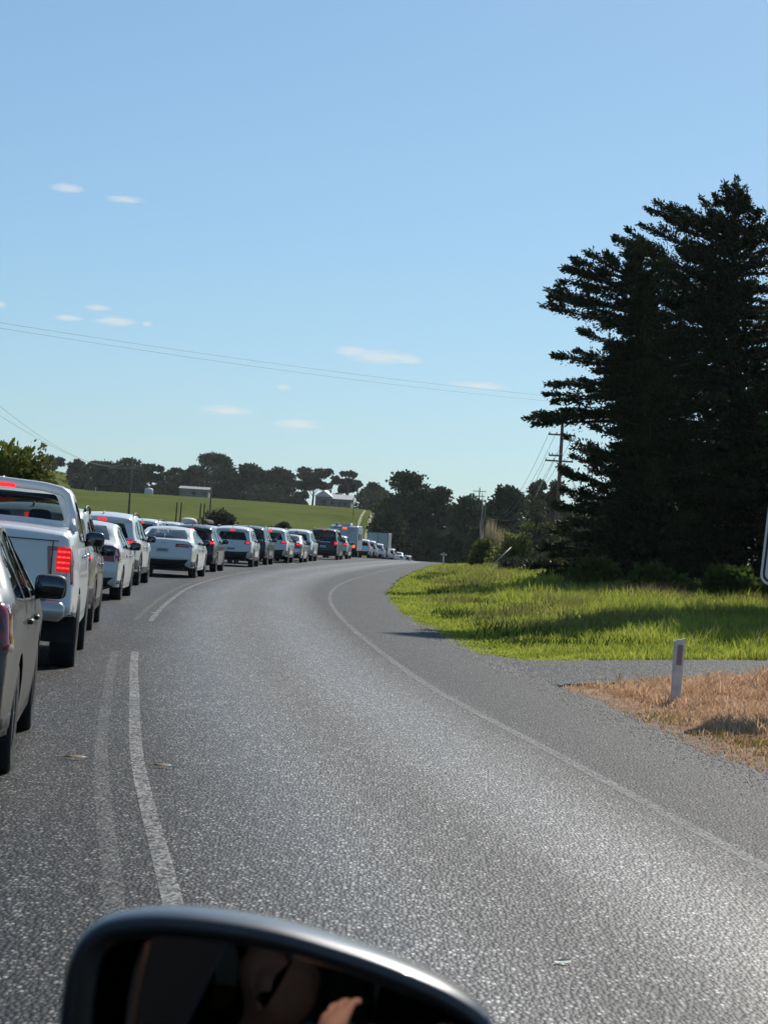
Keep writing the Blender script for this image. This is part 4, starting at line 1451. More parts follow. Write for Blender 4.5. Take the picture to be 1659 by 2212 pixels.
def box_truck():
    x, y, h = -0.52, 255.0, R(-4.0)
    c = empty('box_truck', (x, y, float(zroad(y))), h)
    tag(c, 'box truck with two plain pale rear doors', 'truck', GQ)
    MB().rbox((0, 2.9, 2.10), (2.42, 5.8, 2.5), 0.04).build('box_body', 'van_panel', c)
    for sx in (-0.585, 0.585):
        d = MB().rbox((sx, -0.03, 2.12), (1.10, 0.04, 2.32), 0.015).build('door', 'van_panel', c)
        MB().tube([(sx * 0.4, -0.07, 1.05), (sx * 0.4, -0.07, 3.2)], 0.018, 6).build('lock_rod', 'galvanised', d)
    fr = MB()
    fr.rbox((0, -0.03, 3.33), (2.44, 0.06, 0.09), 0.01).rbox((-1.19, -0.03, 2.1), (0.07, 0.06, 2.45), 0.01).rbox((1.19, -0.03, 2.1), (0.07, 0.06, 2.45), 0.01).rbox((0, -0.03, 0.9), (2.44, 0.06, 0.1), 0.01).rbox((0, -0.032, 2.1), (0.05, 0.05, 2.4), 0.01)
    fr.build('door_frame', 'decal_grey', c)
    MB().box((0, 3.0, 0.72), (0.9, 6.6, 0.22)).build('chassis', 'trim_dark', c)
    MB().rbox((0, 0.05, 0.62), (2.2, 0.1, 0.16), 0.02).build('bumper', 'paint_maroon', c)
    for sx in (-0.95, 0.95):
        MB().rbox((sx, -0.03, 0.75), (0.34, 0.06, 0.14), 0.02).build('tail_light', 'lamp_red', c)
    cb = MB().superell((0, 6.9, 1.55), (2.1, 1.9, 2.0), 0.3, 16, 10).build('cab', 'paint_white', c, True)
    for sx in (1, -1):
        MB().rbox((sx * 1.05, 6.95, 1.85), (0.03, 0.8, 0.6), 0.02).build('window', 'glass_dark', cb)
        MB().superell((sx * 1.28, 7.5, 1.9), (0.16, 0.1, 0.4), 0.5, 10, 6).build('door_mirror', 'plastic', c, True)
        for yy in (1.3, 6.7):
            wheel_parts(c, 0.42, 0.26, sx * 0.98, yy, do_link=True)


box_truck()


def timber_trailer():
    x, y, h = -11.35, 130.0, R(-4)
    c = empty('timber_trailer', (x, y, 0.0), h)
    tag(c, 'dark red flat trailer with four tall upright stakes, one log and white load', 'trailer', GL)
    MB().rbox((0, 2.2, 1.30), (2.1, 4.6, 0.16), 0.03).build('deck', 'paint_maroon', c)
    MB().rbox((0, -0.08, 1.52), (1.9, 0.08, 0.30), 0.02).build('tail_board', 'paint_maroon', c)
    for sx in (-0.92, -0.66, 0.50, 0.72):
        MB().tube([(sx, 0.1, 1.3), (sx + 0.02, 0.1, 2.2), (sx + 0.03, 0.1, 2.98 - 0.06 * abs(sx))], [0.05, 0.045, 0.04], 7).build('stake', 'timber_pole', c)
    lg = MB().tube([(0.55, -0.25, 1.92), (0.55, 2.5, 1.90), (0.58, 4.4, 1.88)], 0.15, 12).build('log', 'bark', c, True)
    MB().lathe([(0.001, -0.262), (0.135, -0.262), (0.148, -0.252)], 14, 'Y', (0.55, 0, 1.92)).build('cut_end', 'log_end', lg)
    MB().superell((-0.25, 0.9, 1.80), (1.0, 1.2, 0.55), 0.8, 14, 8).build('load_sack', 'sack_white', c, True)
    for sx in (1, -1):
        for yy in (1.6, 2.5):
            wheel_parts(c, 0.38, 0.22, sx * 0.9, yy, do_link=True)
        MB().rbox((sx * 0.75, -0.10, 1.12), (0.30, 0.06, 0.12), 0.02).build('tail_light', 'lamp_red', c)
    MB().box((0, 2.2, 1.05), (0.9, 4.2, 0.28)).build('chassis', 'trim_dark', c)


timber_trailer()


# ------------------------------------------------------------------ plants
RNG = np.random.default_rng(11)


def kites(P, D, length, width, rng, roll=None):
    """Leaf-shaped quads at points P pointing along D."""
    n = len(P)
    D = D / (np.linalg.norm(D, axis=1)[:, None] + 1e-9)
    q = rng.normal(size=(n, 3))
    S = np.cross(D, q)
    S /= np.linalg.norm(S, axis=1)[:, None] + 1e-9
    length = np.broadcast_to(length, n)[:, None]
    width = np.broadcast_to(width, n)[:, None]
    V = np.empty((n, 4, 3))
    V[:, 0] = P
    V[:, 1] = P + D * length * .45 + S * width / 2
    V[:, 2] = P + D * length
    V[:, 3] = P + D * length * .45 - S * width / 2
    return V.reshape(-1, 3), np.arange(n * 4).reshape(n, 4)


def unit(v):
    return v / (np.linalg.norm(v, axis=-1, keepdims=True) + 1e-9)


def trunk_mesh(mb, pts, r0, r1, n=9):
    m = len(pts)
    mb.tube(pts, [r0 + (r1 - r0) * i / (m - 1) for i in range(m)], n)


def crown_leaves(blobs, n, leaf, rng, up=0.15, fill=0.35):
    """blobs: (cx, cy, cz, rx, ry, rz); leaves mostly near the blob surfaces."""
    B = np.array(blobs)
    w = (B[:, 3] * B[:, 4] + B[:, 3] * B[:, 5] + B[:, 4] * B[:, 5])
    k = rng.choice(len(B), n, p=w / w.sum())
    d = unit(rng.normal(size=(n, 3)))
    rr = np.where(rng.random(n) < fill, rng.random(n) ** .5, rng.uniform(.8, 1.12, n) + .45 * rng.random(n) ** 6)
    P = B[k, :3] + d * B[k, 3:] * rr[:, None]
    D = unit(d + rng.normal(scale=.7, size=d.shape) + np.array([0, 0, up]))
    ln = leaf * rng.uniform(.6, 1.5, n)
    return kites(P, D, ln, ln * .7, rng)


def cypress(label, x, y, h, rad, limbs, nrand, seed, leaf=0.2, per=46, lean=0.0, low=0.3, group='dark cypress trees on the right verge', full=0.45, clear=0.0, kb=3, arch=-0.03):
    """Monterey cypress: stout trunk, rising limbs clothed in drooping sprays that end in pointed tips."""
    rng = np.random.default_rng(seed)
    z0 = float(height(x, y)) - 0.05
    root = empty('cypress_tree', (x, y, z0))
    tag(root, label, 'tree', group)
    tb = MB()
    tp = [(0, 0, 0), (0.05, 0.02, h * .25), (lean * .4, 0.05, h * .5), (lean * .8, 0, h * .75), (lean, 0, h * .97)]
    trunk_mesh(tb, tp, 0.5, 0.05, 10)
    tb.build('trunk', 'bark', root, True)
    tpa = np.array(tp)

    def trunk_at(z):
        return np.array([np.interp(z, tpa[:, 2], tpa[:, 0]), np.interp(z, tpa[:, 2], tpa[:, 1]), z])
    LB = []
    for (tx, ty, tz, oz) in limbs:       # tips in world coordinates, origin height on the trunk
        t0_ = np.array([tx - x, ty - y, tz - z0])
        o0_ = trunk_at(max(.3, oz + rng.normal(scale=.25)))
        LB.append((o0_, t0_, 1.0))
        for rpt in range(1):                 # side boughs that leave the limb part-way out
            u = rng.uniform(.45, .75)
            b0_ = o0_ + (t0_ - o0_) * u
            LB.append((b0_, o0_ + (t0_ - o0_) * rng.uniform(.78, .98) + rng.normal(scale=(.2, .4, .2)), 1.0))
    for k in range(nrand):
        f = (k + rng.uniform(0, 1)) / nrand
        zt = low + (h - low) * f ** 0.9
        env = rad * (1 - max(0, (f - full) / (1 - full)) ** 1.5) * (0.72 + 0.28 * min(1, f / 0.15)) + 0.25
        a = rng.uniform(0, 2 * math.pi)
        l = env * rng.uniform(0.62, 1.05)
        if clear and math.cos(a) < -.25:
            l *= 1 - clear * min(1, -math.cos(a) * 1.2)
        tip = np.array([lean * f + math.cos(a) * l, math.sin(a) * l, zt])
        oz = max(0.3, zt - l * rng.uniform(0.0, 0.32))
        LB.append((trunk_at(min(oz, h * .95)), tip, 1.0))
    allV, allF, nb = [], [], 0
    wood = MB()
    for (o, t, sc) in LB:
        d = t - o
        L = np.linalg.norm(d)
        mid = o + d * .55 + np.array([0, 0, arch * L])
        m = max(6, int(per * min(1.2, L / 4.5)))
        tt = rng.uniform(0.12, 1.0, m) ** 0.85
        P = ((1 - tt) ** 2)[:, None] * o + (2 * tt * (1 - tt))[:, None] * mid + (tt ** 2)[:, None] * t
        T = unit(2 * (1 - tt)[:, None] * (mid - o) + 2 * tt[:, None] * (t - mid))
        k = kb
        P = np.repeat(P, k, 0); T = np.repeat(T, k, 0); tr = np.repeat(tt, k)
        side = unit(np.cross(T, rng.normal(size=P.shape)))
        side[:, 2] = side[:, 2] * 0.38 + 0.04
        bd = unit(T * (0.55 + 0.6 * tr)[:, None] + side * (1.15 - 0.75 * tr)[:, None])
        bl = (0.22 + 1.05 * (1 - tr) ** 0.8) * rng.uniform(.35, 1.0, len(P)) * min(1.0, 0.35 + L / 6)
        q = 6
        f = np.tile(np.linspace(0.1, 1.0, q), len(P))
        P2 = np.repeat(P, q, 0) + np.repeat(bd, q, 0) * (np.repeat(bl, q) * f)[:, None] + rng.normal(scale=.035, size=(len(P) * q, 3))
        D2 = unit(np.repeat(bd, q, 0) + rng.normal(scale=.5, size=P2.shape) + np.array([0, 0, .06]))
        ln = leaf * rng.uniform(.55, 1.35, len(P2))
        V, F = kites(P2, D2, ln, ln * .42, rng)
        allV.append(V); allF.append(F + nb); nb += len(V)
        if L > 1.2:
            pts = [tuple((1 - u) ** 2 * o + 2 * u * (1 - u) * mid + u * u * t) for u in (0, .25, .5, .75, .95)]
            wood.tube(pts, [.035 + .02 * L, .03 + .012 * L, .04, .022, .008], 5, False)
    # sprays that fill the heart of the crown
    hb = [(np.interp(zz, tpa[:, 2], tpa[:, 0]), 0.0, zz, rad * .42 * (1.05 - zz / h), rad * .42 * (1.05 - zz / h), h * .09) for zz in np.linspace(h * .06, h * .86, 11)]
    V, F = crown_leaves(hb, 9000, leaf * 1.5, rng, fill=.5)
    allV.append(V); allF.append(F + nb)
    wood.build('limbs', 'bark', root, True)
    obj('crown', fast_mesh('crown', np.concatenate(allV), np.concatenate(allF)), 'cypress_leaf', root)
    return root


TIPS_A = [(7.30, 74, 12.07, 10.6), (6.23, 74.5, 11.64, 10.7), (5.83, 73.6, 11.23, 10.2), (5.51, 74.3, 10.55, 9.6), (5.07, 74, 10.17, 9.2), (4.95, 74, 9.63, 8.9), (6.24, 74, 8.88, 8.4), (5.2, 73.4, 9.9, 9.0), (5.7, 73.6, 10.9, 9.8),
          (5.51, 74, 7.98, 7.3), (6.05, 73.6, 8.17, 7.4), (5.34, 74, 7.03, 6.6), (5.32, 74.4, 6.72, 6.2), (4.71, 74, 5.82, 5.6), (5.25, 73.6, 5.95, 5.5), (5.0, 74.4, 5.7, 5.3), (5.99, 74, 5.28, 3.9), (6.26, 74.3, 4.67, 3.5),
          (6.02, 73.7, 3.48, 2.6), (6.34, 74, 3.27, 2.3), (5.74, 73.8, 2.92, 2.1), (6.01, 74.2, 2.39, 1.6), (5.76, 74, 1.29, 1.0), (5.57, 73.8, 0.58, 0.6), (6.6, 73.4, 1.9, 1.3), (6.3, 73.2, 0.9, .8),
          (7.0, 74, 11.5, 10.2), (7.5, 73.6, 11.6, 10.2), (6.7, 74.2, 10.9, 9.8), (6.0, 74, 9.9, 9.0), (6.4, 73.5, 7.2, 6.6), (5.9, 74.3, 6.2, 5.8), (6.6, 73.3, 6.9, 6.3), (5.6, 73.8, 10.9, 9.9), (6.9, 74, 4.2, 3.4),
          (7.7, 74, 11.9, 10.6), (7.9, 73.5, 11.2, 10.0), (8.3, 73.4, 10.8, 9.8), (6.5, 73.2, 9.4, 8.6), (6.2, 73.3, 10.3, 9.4), (7.2, 73, 8.4, 7.8), (6.8, 73, 5.6, 5.0), (6.6, 73.1, 8.0, 7.2), (7.4, 72.8, 3.0, 2.4), (5.5, 73.5, 2.1, 1.5), (5.3, 74.0, 1.5, 1.1), (5.8, 73.0, 2.9, 2.1), (6.0, 73.3, 4.0, 3.1), (5.2, 73.6, 0.9, .8), (6.4, 72.8, 2.4, 1.7), (6.2, 73.5, 4.9, 3.9), (6.9, 72.9, 3.7, 2.9)]
cypress('dark spreading cypress with sharp branch tips reaching over the verge, left of the pair', 9.0, 74, 11.6, 3.1, TIPS_A, 215, 3, lean=-0.9, leaf=.135, clear=.48, kb=4, arch=.01)
TIPS_B = [(11.60, 77, 14.78, 13.2), (8.86, 77, 13.83, 12.2), (7.98, 77, 12.77, 9.7), (9.42, 77, 13.18, 12.0), (9.62, 77, 12.54, 11.2), (12.47, 77, 13.69, 12.2), (12.9, 77, 13.4, 12), (8.5, 77, 12.2, 9.6),
          (9.3, 77.2, 11.6, 9.6), (10.4, 76.6, 14.0, 12.5), (10.9, 77, 14.2, 12.8), (11.3, 77.3, 14.6, 13), (9.9, 76.7, 13.6, 12.2), (8.2, 76.8, 12.6, 9.8), (11.9, 77, 14.5, 13.2), (9.0, 77, 11.0, 9.8), (9.4, 76, 10.6, 9.4), (9.0, 75.8, 9.9, 9.0), (9.9, 75.6, 11.4, 10.2), (10.3, 75.4, 12.2, 11.0), (8.7, 76.2, 11.6, 10.0), (9.6, 75.5, 12.0, 10.6),
          (10.2, 76, 13.0, 11.6), (8.4, 76.4, 12.9, 11.0), (8.6, 76.6, 13.5, 12.2), (9.1, 76.5, 13.6, 12.4), (11.0, 75.5, 13.2, 12.0), (12.6, 75, 12.8, 11.8), (13.4, 76, 13.9, 12.4), (14.0, 76.5, 13.0, 11.8)]
cypress('tallest dark cypress on the right with a ragged pointed crown', 12.3, 77, 13.9, 4.7, TIPS_B, 230, 5, lean=-0.7, leaf=.13, clear=.15, kb=4, arch=.01)
cypress('dark cypress at the right edge behind the road sign', 17.5, 79, 12.5, 4.6, [], 110, 8, leaf=0.24)
cypress('tall cypress just off the right edge whose shadow crosses the verge to the road', 12.4, 58.5, 19.3, 2.2, [(9.95, 58.1, 19.4, 18.2), (10.1, 59.2, 18.7, 17.6), (10.1, 57.2, 18.9, 17.8), (10.4, 58.3, 18.0, 17.0), (10.4, 57.6, 17.4, 16.4)], 180, 9, leaf=0.42, per=26, full=.75, clear=.3)
cypress('second cypress off the right edge, beyond the shadow-casting one', 14.5, 57.5, 18.5, 4.0, [], 230, 10, leaf=0.42, per=26, full=.8)
cypress('third cypress off the right edge, farthest from the road', 19.4, 56.0, 18.0, 3.4, [], 150, 12, leaf=0.42, per=24, full=.8)


def envelope_blobs(kind, w, h, rng):
    """Blob lists for the crown types, base at z=0."""
    out = []
    if kind == 'dome':
        for k in range(26):
            a, q = rng.uniform(0, 6.28), rng.random() ** .5
            r = w * .42 * q
            z = h * (.58 + .34 * math.sqrt(max(0, 1 - q * q)))
            s = w * rng.uniform(.10, .16)
            out.append((r * math.cos(a), r * math.sin(a), z, s * 1.2, s * 1.2, s * .6))
        for k in range(6):
            out.append((rng.uniform(-.25, .25) * w, rng.uniform(-.25, .25) * w, h * rng.uniform(.3, .6), w * .16, w * .16, h * .10))
    elif kind == 'dense':
        for k in range(60):
            f = rng.random()
            z = h * (.05 + .86 * f)
            prof = (1 - max(0, (f - .55) / .45) ** 1.8) ** .7
            a, q = rng.uniform(0, 6.28), rng.random() ** .5
            r = w * .46 * prof * q
            s = w * rng.uniform(.07, .16)
            out.append((r * math.cos(a), r * math.sin(a), z, s * 1.35, s * 1.35, s * .75))
    elif kind == 'open':
        for k in range(20):
            a, q = rng.uniform(0, 6.28), rng.random() ** .5
            r = w * .43 * q
            z = h * rng.uniform(.48, .93)
            s = w * rng.uniform(.07, .13)
            out.append((r * math.cos(a), r * math.sin(a), z, s * 1.3, s * 1.3, s * .55))
    elif kind == 'gum':
        for k in range(24):
            a, q = rng.uniform(0, 6.28), rng.random() ** .5
            f = rng.uniform(.25, .95)
            r = w * .42 * q * (1 - .5 * max(0, f - .7) / .3)
            s = w * rng.uniform(.08, .15)
            out.append((r * math.cos(a), r * math.sin(a), h * f, s, s, s * .8))
    elif kind == 'bush':
        for k in range(16):
            a, q = rng.uniform(0, 6.28), rng.random() ** .5
            f = rng.random()
            r = w * .36 * q * (1 - .5 * f)
            s = w * rng.uniform(.10, .18)
            out.append((r * math.cos(a), r * math.sin(a), h * (.12 + .68 * f), s, s, s * .8))
    return out


def tree(name, label, cat, x, y, w, ztop, kind, mat, n, leaf, seed, group=None, stems=1, trunk_mat='bark', sink=0.1, trunk_r=None):
    rng = np.random.default_rng(seed)
    z0 = float(height(x, y)) - sink
    h = ztop - z0
    root = empty(name, (x, y, z0))
    tag(root, label, cat, group)
    blobs = envelope_blobs(kind, w, h, rng)
    V, F = crown_leaves(blobs, n, leaf, rng, fill=.5)
    obj('crown', fast_mesh('crown', V, F), mat, root)
    tb = MB()
    tr = trunk_r or max(0.05, h * .028)
    top = h * (.55 if kind != 'bush' else .35)
    tb.tube([(0, 0, 0), (tr * .5, 0, top * .5), (0, tr * .5, top), (tr, 0, h * .8)], [tr, tr * .8, tr * .55, tr * .15], 7)
    for b in blobs[:max(4, len(blobs) // 3)]:
        zs = min(b[2] * .55, top)
        tb.tube([(0, 0, zs), (b[0] * .5, b[1] * .5, (zs + b[2]) * .5 - .03 * h), (b[0], b[1], b[2])], [tr * .4, tr * .25, tr * .08], 5, False)
    tb.build('trunk', trunk_mat, root, True)
    return root


GR = 'farm shelter trees along the ridge'
RIDGE = [(-100, 660, 6.6, 20.0, 'open', 'thin-topped small tree farthest left on the skyline'), (-92.5, 660, 5.8, 19.6, 'gum', 'small airy tree, second from the left on the skyline'),
         (-86.5, 655, 6.5, 19.2, 'dome', 'small rounded tree left of the big dark clump on the ridge'),
         (-76.5, 600, 10.5, 17.2, 'dense', 'low dark leftmost tree of the first big ridge clump'), (-70.5, 603, 11, 18.9, 'dense', 'tallest dark tree behind the left power pole on the ridge'),
         (-64.5, 606, 9.0, 17.9, 'open', 'flat-branched dark tree at the right of the first ridge clump'), (-58.0, 612, 8.0, 17.0, 'dense', 'dark tree at the left shoulder of the long ridge clump'),
         (-48.2, 612, 11.8, 22.2, 'dome', 'big dome-topped tree rising highest above the ridge clump'), (-52.5, 602, 10, 17.6, 'dense', 'dark tree below and left of the dome-topped tree'),
         (-44.0, 602, 10, 18.0, 'dense', 'dark tree below and right of the dome-topped tree'), (-37.0, 604, 11.5, 19.8, 'dense', 'broad dark tree in the middle right of the long ridge clump'),
         (-29.5, 604, 10, 19.2, 'dense', 'ragged dark tree at the right end of the long ridge clump'), (-19.8, 606, 10.2, 19.5, 'open', 'open dark tree with sky gaps above the white farmhouse'),
         (-10.6, 606, 8.2, 19.2, 'open', 'open dark tree just right of the white farmhouse roof'), (-3.5, 600, 8.5, 16.2, 'dense', 'low dark tree between the farmhouse and the roadside trees')]
for i, (x, y, w, zt, kd, lb) in enumerate(RIDGE):
    tree('ridge_tree', lb, 'tree', x, y, w * .97, zt + .4, kd, 'cypress_far', 11000 if kd == 'dense' else 5600, 0.62, 100 + i, GR, sink=0.4)
# low scrub and hedges along the ridge
for i, (x, w, zt, lb) in enumerate([(-82, 9, 14.2, 'dark low hedge at the left end of the ridge'), (-61, 6, 12.6, 'low dark bush by the white tank on the ridge'), (-33, 16, 13.2, 'dark undergrowth beneath the long ridge clump'),
                                    (-22.5, 6, 13.0, 'bushes to the left of the white farmhouse'), (-13, 11, 12.0, 'garden hedge in front of the white farmhouse'), (-2.0, 14, 13.6, 'dark hedge right of the farmhouse')]):
    tree('hedge', lb, 'hedge', x, 592, w, zt, 'bush', 'cypress_far', 3500, 0.6, 140 + i, 'low scrub along the ridge', sink=0.5)

GT = 'roadside trees beyond the crest'
ROADT = [(4.2, 334, 10.5, 12.6, 'dense', 'cypress_far', 9000, 'tallest dense dark tree straight ahead beyond the crest'), (8.6, 330, 5.4, 11.2, 'dense', 'cypress_far', 5000, 'narrow dark tree right against the tallest roadside tree'),
         (0.8, 322, 7.0, 5.6, 'dense', 'cypress_far', 5000, 'low dark tree sloping down to the box truck'), (12.2, 318, 7.5, 8.6, 'dense', 'cypress_far', 6000, 'dark rounded tree below the gap with distant poles'),
         (16.8, 300, 6.8, 10.0, 'dense', 'cypress_far', 6000, 'dark bushy tree just left of the airy gum'), (20.4, 280, 6.2, 10.6, 'gum', 'gum_leaf', 4200, 'airy gum tree with sky showing through its crown'),
         (23.5, 290, 7.5, 7.6, 'dense', 'cypress_far', 5000, 'grey-green tree behind the timber power pole'), (30, 295, 10, 9.0, 'dense', 'cypress_far', 5000, 'dark tree half hidden behind the big cypress'),
         (38, 280, 11, 9.0, 'dense', 'cypress_far', 4000, 'dark tree wholly behind the big cypress, far right'), (6.5, 300, 5.5, 4.0, 'bush', 'cypress_far', 3500, 'dark bush at the road edge past the crest'),
         (12.5, 262, 6.5, 4.6, 'bush', 'cypress_far', 4500, 'dark thicket above the small white roadside post'), (16.5, 240, 6.5, 4.6, 'bush', 'cypress_far', 4500, 'dark thicket right of the dry reeds'),
         (10.4, 215, 3.4, 2.8, 'bush', 'scrub_leaf', 2600, 'olive bush left of the dry reeds'), (9.0, 285, 5.5, 3.6, 'bush', 'cypress_far', 3500, 'dark thicket just right of the road at the crest')]
for i, (x, y, w, zt, kd, mt, n, lb) in enumerate(ROADT):
    tree('roadside_tree' if kd != 'bush' else 'roadside_bush', lb, 'tree' if kd != 'bush' else 'bush', x, y, w, zt, kd, mt, int(n * 2.3), 0.45, 170 + i, GT, sink=0.3)

GM = 'shrubs on the right verge'
tree('small_tree', 'small bare-stemmed tree leaning beside the big cypress', 'tree', 7.6, 110, 2.6, 3.9, 'gum', 'scrub_leaf', 900, 0.16, 210, GM, trunk_r=.11)
for i, (x, y, w, zt, mt, n, lb) in enumerate([(9.6, 104, 3.0, 2.9, 'scrub_leaf', 2600, 'olive shrub at the foot of the timber pole'), (8.0, 118, 2.6, 1.9, 'scrub_leaf', 1800, 'low olive shrub behind the small leaning tree'),
                                              (11.5, 98, 3.4, 3.6, 'cypress_leaf', 3000, 'dark shrub merging with the left skirt of the cypress'), (6.9, 128, 1.8, 1.3, 'reed_green', 1200, 'yellow-green tuft at the foot of the dry reeds'),
                                              (13.5, 120, 4.0, 4.4, 'scrub_leaf', 2600, 'grey-green shrub behind the cypress skirt'),
                                              (6.6, 68.5, 1.9, 1.15, 'weed_green', 2600, 'low dark bush under the left skirt of the cypress'), (8.4, 66.5, 2.4, 1.05, 'weed_green', 3000, 'low dark bush before the middle of the cypress foot'),
                                              (10.4, 65.0, 2.6, 1.35, 'weed_green', 3400, 'low dark bush before the right cypress, left of the sign'), (12.0, 63.5, 2.8, 1.5, 'weed_green', 3400, 'low dark bush at the right edge under the sign'),
                                              (7.1, 117, 2.6, 2.5, 'reed_green', 2600, 'soft yellow-green shrub on the bank below the timber pole'), (8.8, 124, 3.2, 3.1, 'olive_leaf', 3000, 'rounded olive shrub right of the dry reeds'), (6.3, 134, 2.2, 2.0, 'olive_leaf', 2200, 'small olive shrub just before the dry reeds'),
                                              (6.2, 84, 2.0, 1.1, 'scrub_leaf', 1800, 'low olive scrub in the verge left of the cypress'), (5.4, 92, 1.6, .9, 'scrub_leaf', 1400, 'small olive tuft in the verge near the guy guard')]):
    tree('verge_shrub', lb, 'shrub', x, y, w, zt, 'bush', mt, n, 0.19, 220 + i, GM)

# olive shrub behind the pickup, scrub on the left verge
sh = tree('leafy_shrub', 'bright olive-green leafy shrub above the roof of the white pickup', 'shrub', -10.75, 60, 5.4, 3.75, 'bush', 'olive_leaf', 13000, 0.15, 240)
sp = []
rng = np.random.default_rng(5)
pv, pf, nb = [], [], 0
tw = MB()
for k in range(26):
    a = rng.uniform(-1.6, 1.6); b0 = np.array([a, rng.uniform(-.6, .6), 2.65 - 0.3 * abs(a)])
    t = b0 + np.array([rng.uniform(-.2, .55), rng.uniform(-.2, .2), rng.uniform(.6, 1.35)]) * (1 if k < 16 else .7)
    tw.tube([tuple(b0 - np.array([0, 0, .6])), tuple(b0), tuple((b0 + t) / 2 + np.array([-.04, 0, .06])), tuple(t)], [.018, .014, .01, .004], 5, False)
    f = rng.random(44)[:, None]
    P = b0 + (t - b0) * f + rng.normal(scale=.05, size=(44, 3))
    V, F = kites(P, unit(rng.normal(size=P.shape) + np.array([0, 0, .4])), .13, .075, rng)
    pv.append(V); pf.append(F + nb); nb += len(V)
obj('sprigs', fast_mesh('sprigs', np.concatenate(pv), np.concatenate(pf)), 'olive_leaf', sh)
tw.build('twigs', 'bark', sh, True)
tree('scrub_bush', 'grey-green scrubby bush behind the upright timber stakes', 'bush', -11.2, 152, 3.1, 3.0, 'bush', 'scrub_leaf', 3800, 0.2, 250, 'scrub on the left verge')
tree('scrub_bush', 'brown dying bush at the right of the grey-green scrub', 'bush', -9.6, 153, 1.9, 1.9, 'bush', 'brown_leaf', 1400, 0.2, 251, 'scrub on the left verge')
tree('scrub_bush', 'small dark bush over the roofs between crossover and black van', 'bush', -8.9, 190, 2.4, 2.75, 'bush', 'scrub_leaf', 2400, 0.22, 252, 'scrub on the left verge')
tree('scrub_bush', 'low brown scrub just right of the small dark bush', 'bush', -7.2, 192, 2.6, 1.9, 'bush', 'brown_leaf', 1400, 0.22, 253, 'scrub on the left verge')


def reeds():
    rng = np.random.default_rng(21)
    x, y = 7.7, 150.0
    root = empty('reed_clump', (x, y, float(height(x, y))))
    tag(root, 'tall clump of pale dry reeds with yellow-green base', 'reeds', GM)
    n = 420
    B = np.stack([rng.uniform(-.75, .75, n), rng.uniform(-.5, .5, n), np.zeros(n)], 1)
    hgt = rng.uniform(1.6, 2.9, n) + 0.5 * (B[:, 0] < -.2)
    D = unit(np.stack([rng.normal(scale=.06, size=n), rng.normal(scale=.06, size=n), np.ones(n)], 1))
    V, F = kites(B + np.array([0, 0, .1]), D, hgt, .045, rng)
    obj('dry_stalks', fast_mesh('dry_stalks', V, F), 'reed_dry', root)
    n = 900
    B = np.stack([rng.normal(scale=.55, size=n) - .15, rng.normal(scale=.4, size=n), rng.uniform(0, .9, n)], 1)
    D = unit(np.stack([rng.normal(scale=.5, size=n), rng.normal(scale=.5, size=n), np.ones(n)], 1))
    V, F = kites(B, D, rng.uniform(.3, .8, n), .09, rng)
    obj('green_leaves', fast_mesh('green_leaves', V, F), 'reed_green', root)


reeds()
dead = empty('dead_tree', (8.05, 178, float(height(8.05, 178))))
tag(dead, 'pale dead trunk standing beside the dark roadside trees', 'tree')
MB().tube([(0, 0, 0), (-.05, 0, 1.6), (-.2, 0, 3.0), (-.1, 0, 4.4), (-.22, 0, 5.8)], [.12, .10, .08, .06, .02], 7).build('trunk', 'dead_wood', dead, True)
MB().tube([(-.2, 0, 2.9), (.12, .1, 3.9), (.1, .1, 5.2)], [.06, .04, .015], 6).build('limb', 'dead_wood', dead, True)

bare = empty('bare_tree', (11.0, 122, float(height(11.0, 122))))
tag(bare, 'leafless twiggy sapling between the timber pole and the big cypress', 'tree')
bt = MB()
rng = np.random.default_rng(31)
bt.tube([(0, 0, 0), (.1, 0, 2.2), (0, 0, 4.3)], [.06, .045, .02], 6)
bt.build('trunk', 'bark', bare, True)
tw = MB()
for k in range(26):
    z = rng.uniform(1.6, 4.2); a = rng.uniform(-1, 1)
    tw.tube([(.03, 0, z), (a * .6, rng.uniform(-.3, .3), z + .7), (a * 1.0, rng.uniform(-.4, .4), z + 1.35)], [.022, .014, .005], 4, False)
tw.build('twigs', 'dead_wood', bare, True)


# ------------------------------------------------------------------ grass
def blades(P, hgt, wid, rng, bend=.35):
    """Three-triangle grass blades."""
    n = len(P)
    a = rng.uniform(0, 2 * math.pi, n)
    S = np.stack([np.cos(a), np.sin(a), np.zeros(n)], 1) * (wid / 2)[:, None]
    b = rng.uniform(0, 2 * math.pi, n)
    Bd = np.stack([np.cos(b), np.sin(b), np.zeros(n)], 1) * (hgt * bend * rng.random(n))[:, None]
    up = np.array([0, 0, 1.0])
    V = np.empty((n, 5, 3))
    V[:, 0] = P - S
    V[:, 1] = P + S
    m = P + up * (hgt * .55)[:, None] + Bd * .3
    V[:, 2] = m + S * .75
    V[:, 3] = m - S * .75
    V[:, 4] = P + up * (hgt * (1 - .25 * rng.random(n)))[:, None] + Bd
    base = np.arange(n)[:, None] * 5
    F = np.concatenate([base + np.array([[0, 1, 2]]), base + np.array([[0, 2, 3]]), base + np.array([[3, 2, 4]])])
    return V.reshape(-1, 3), F


def lumpy(x, y, s=1.0):
    return (np.sin(x * 1.7 * s + 1.1 * np.sin(y * 0.9 * s)) * np.sin(y * 1.3 * s + 1.7 * np.sin(x * .8 * s)) + np.sin(x * 4.1 * s + y * 3.3 * s) * .4) * .5 + .5


def scatter(n, x0, x1, y0, y1, rng, pw=1.0):
    """Random spots, thinning with distance."""
    u = rng.random(n)
    y = y0 * (y1 / y0) ** (u ** pw)
    x = x0 + (x1 - x0) * rng.random(n)
    return x, y


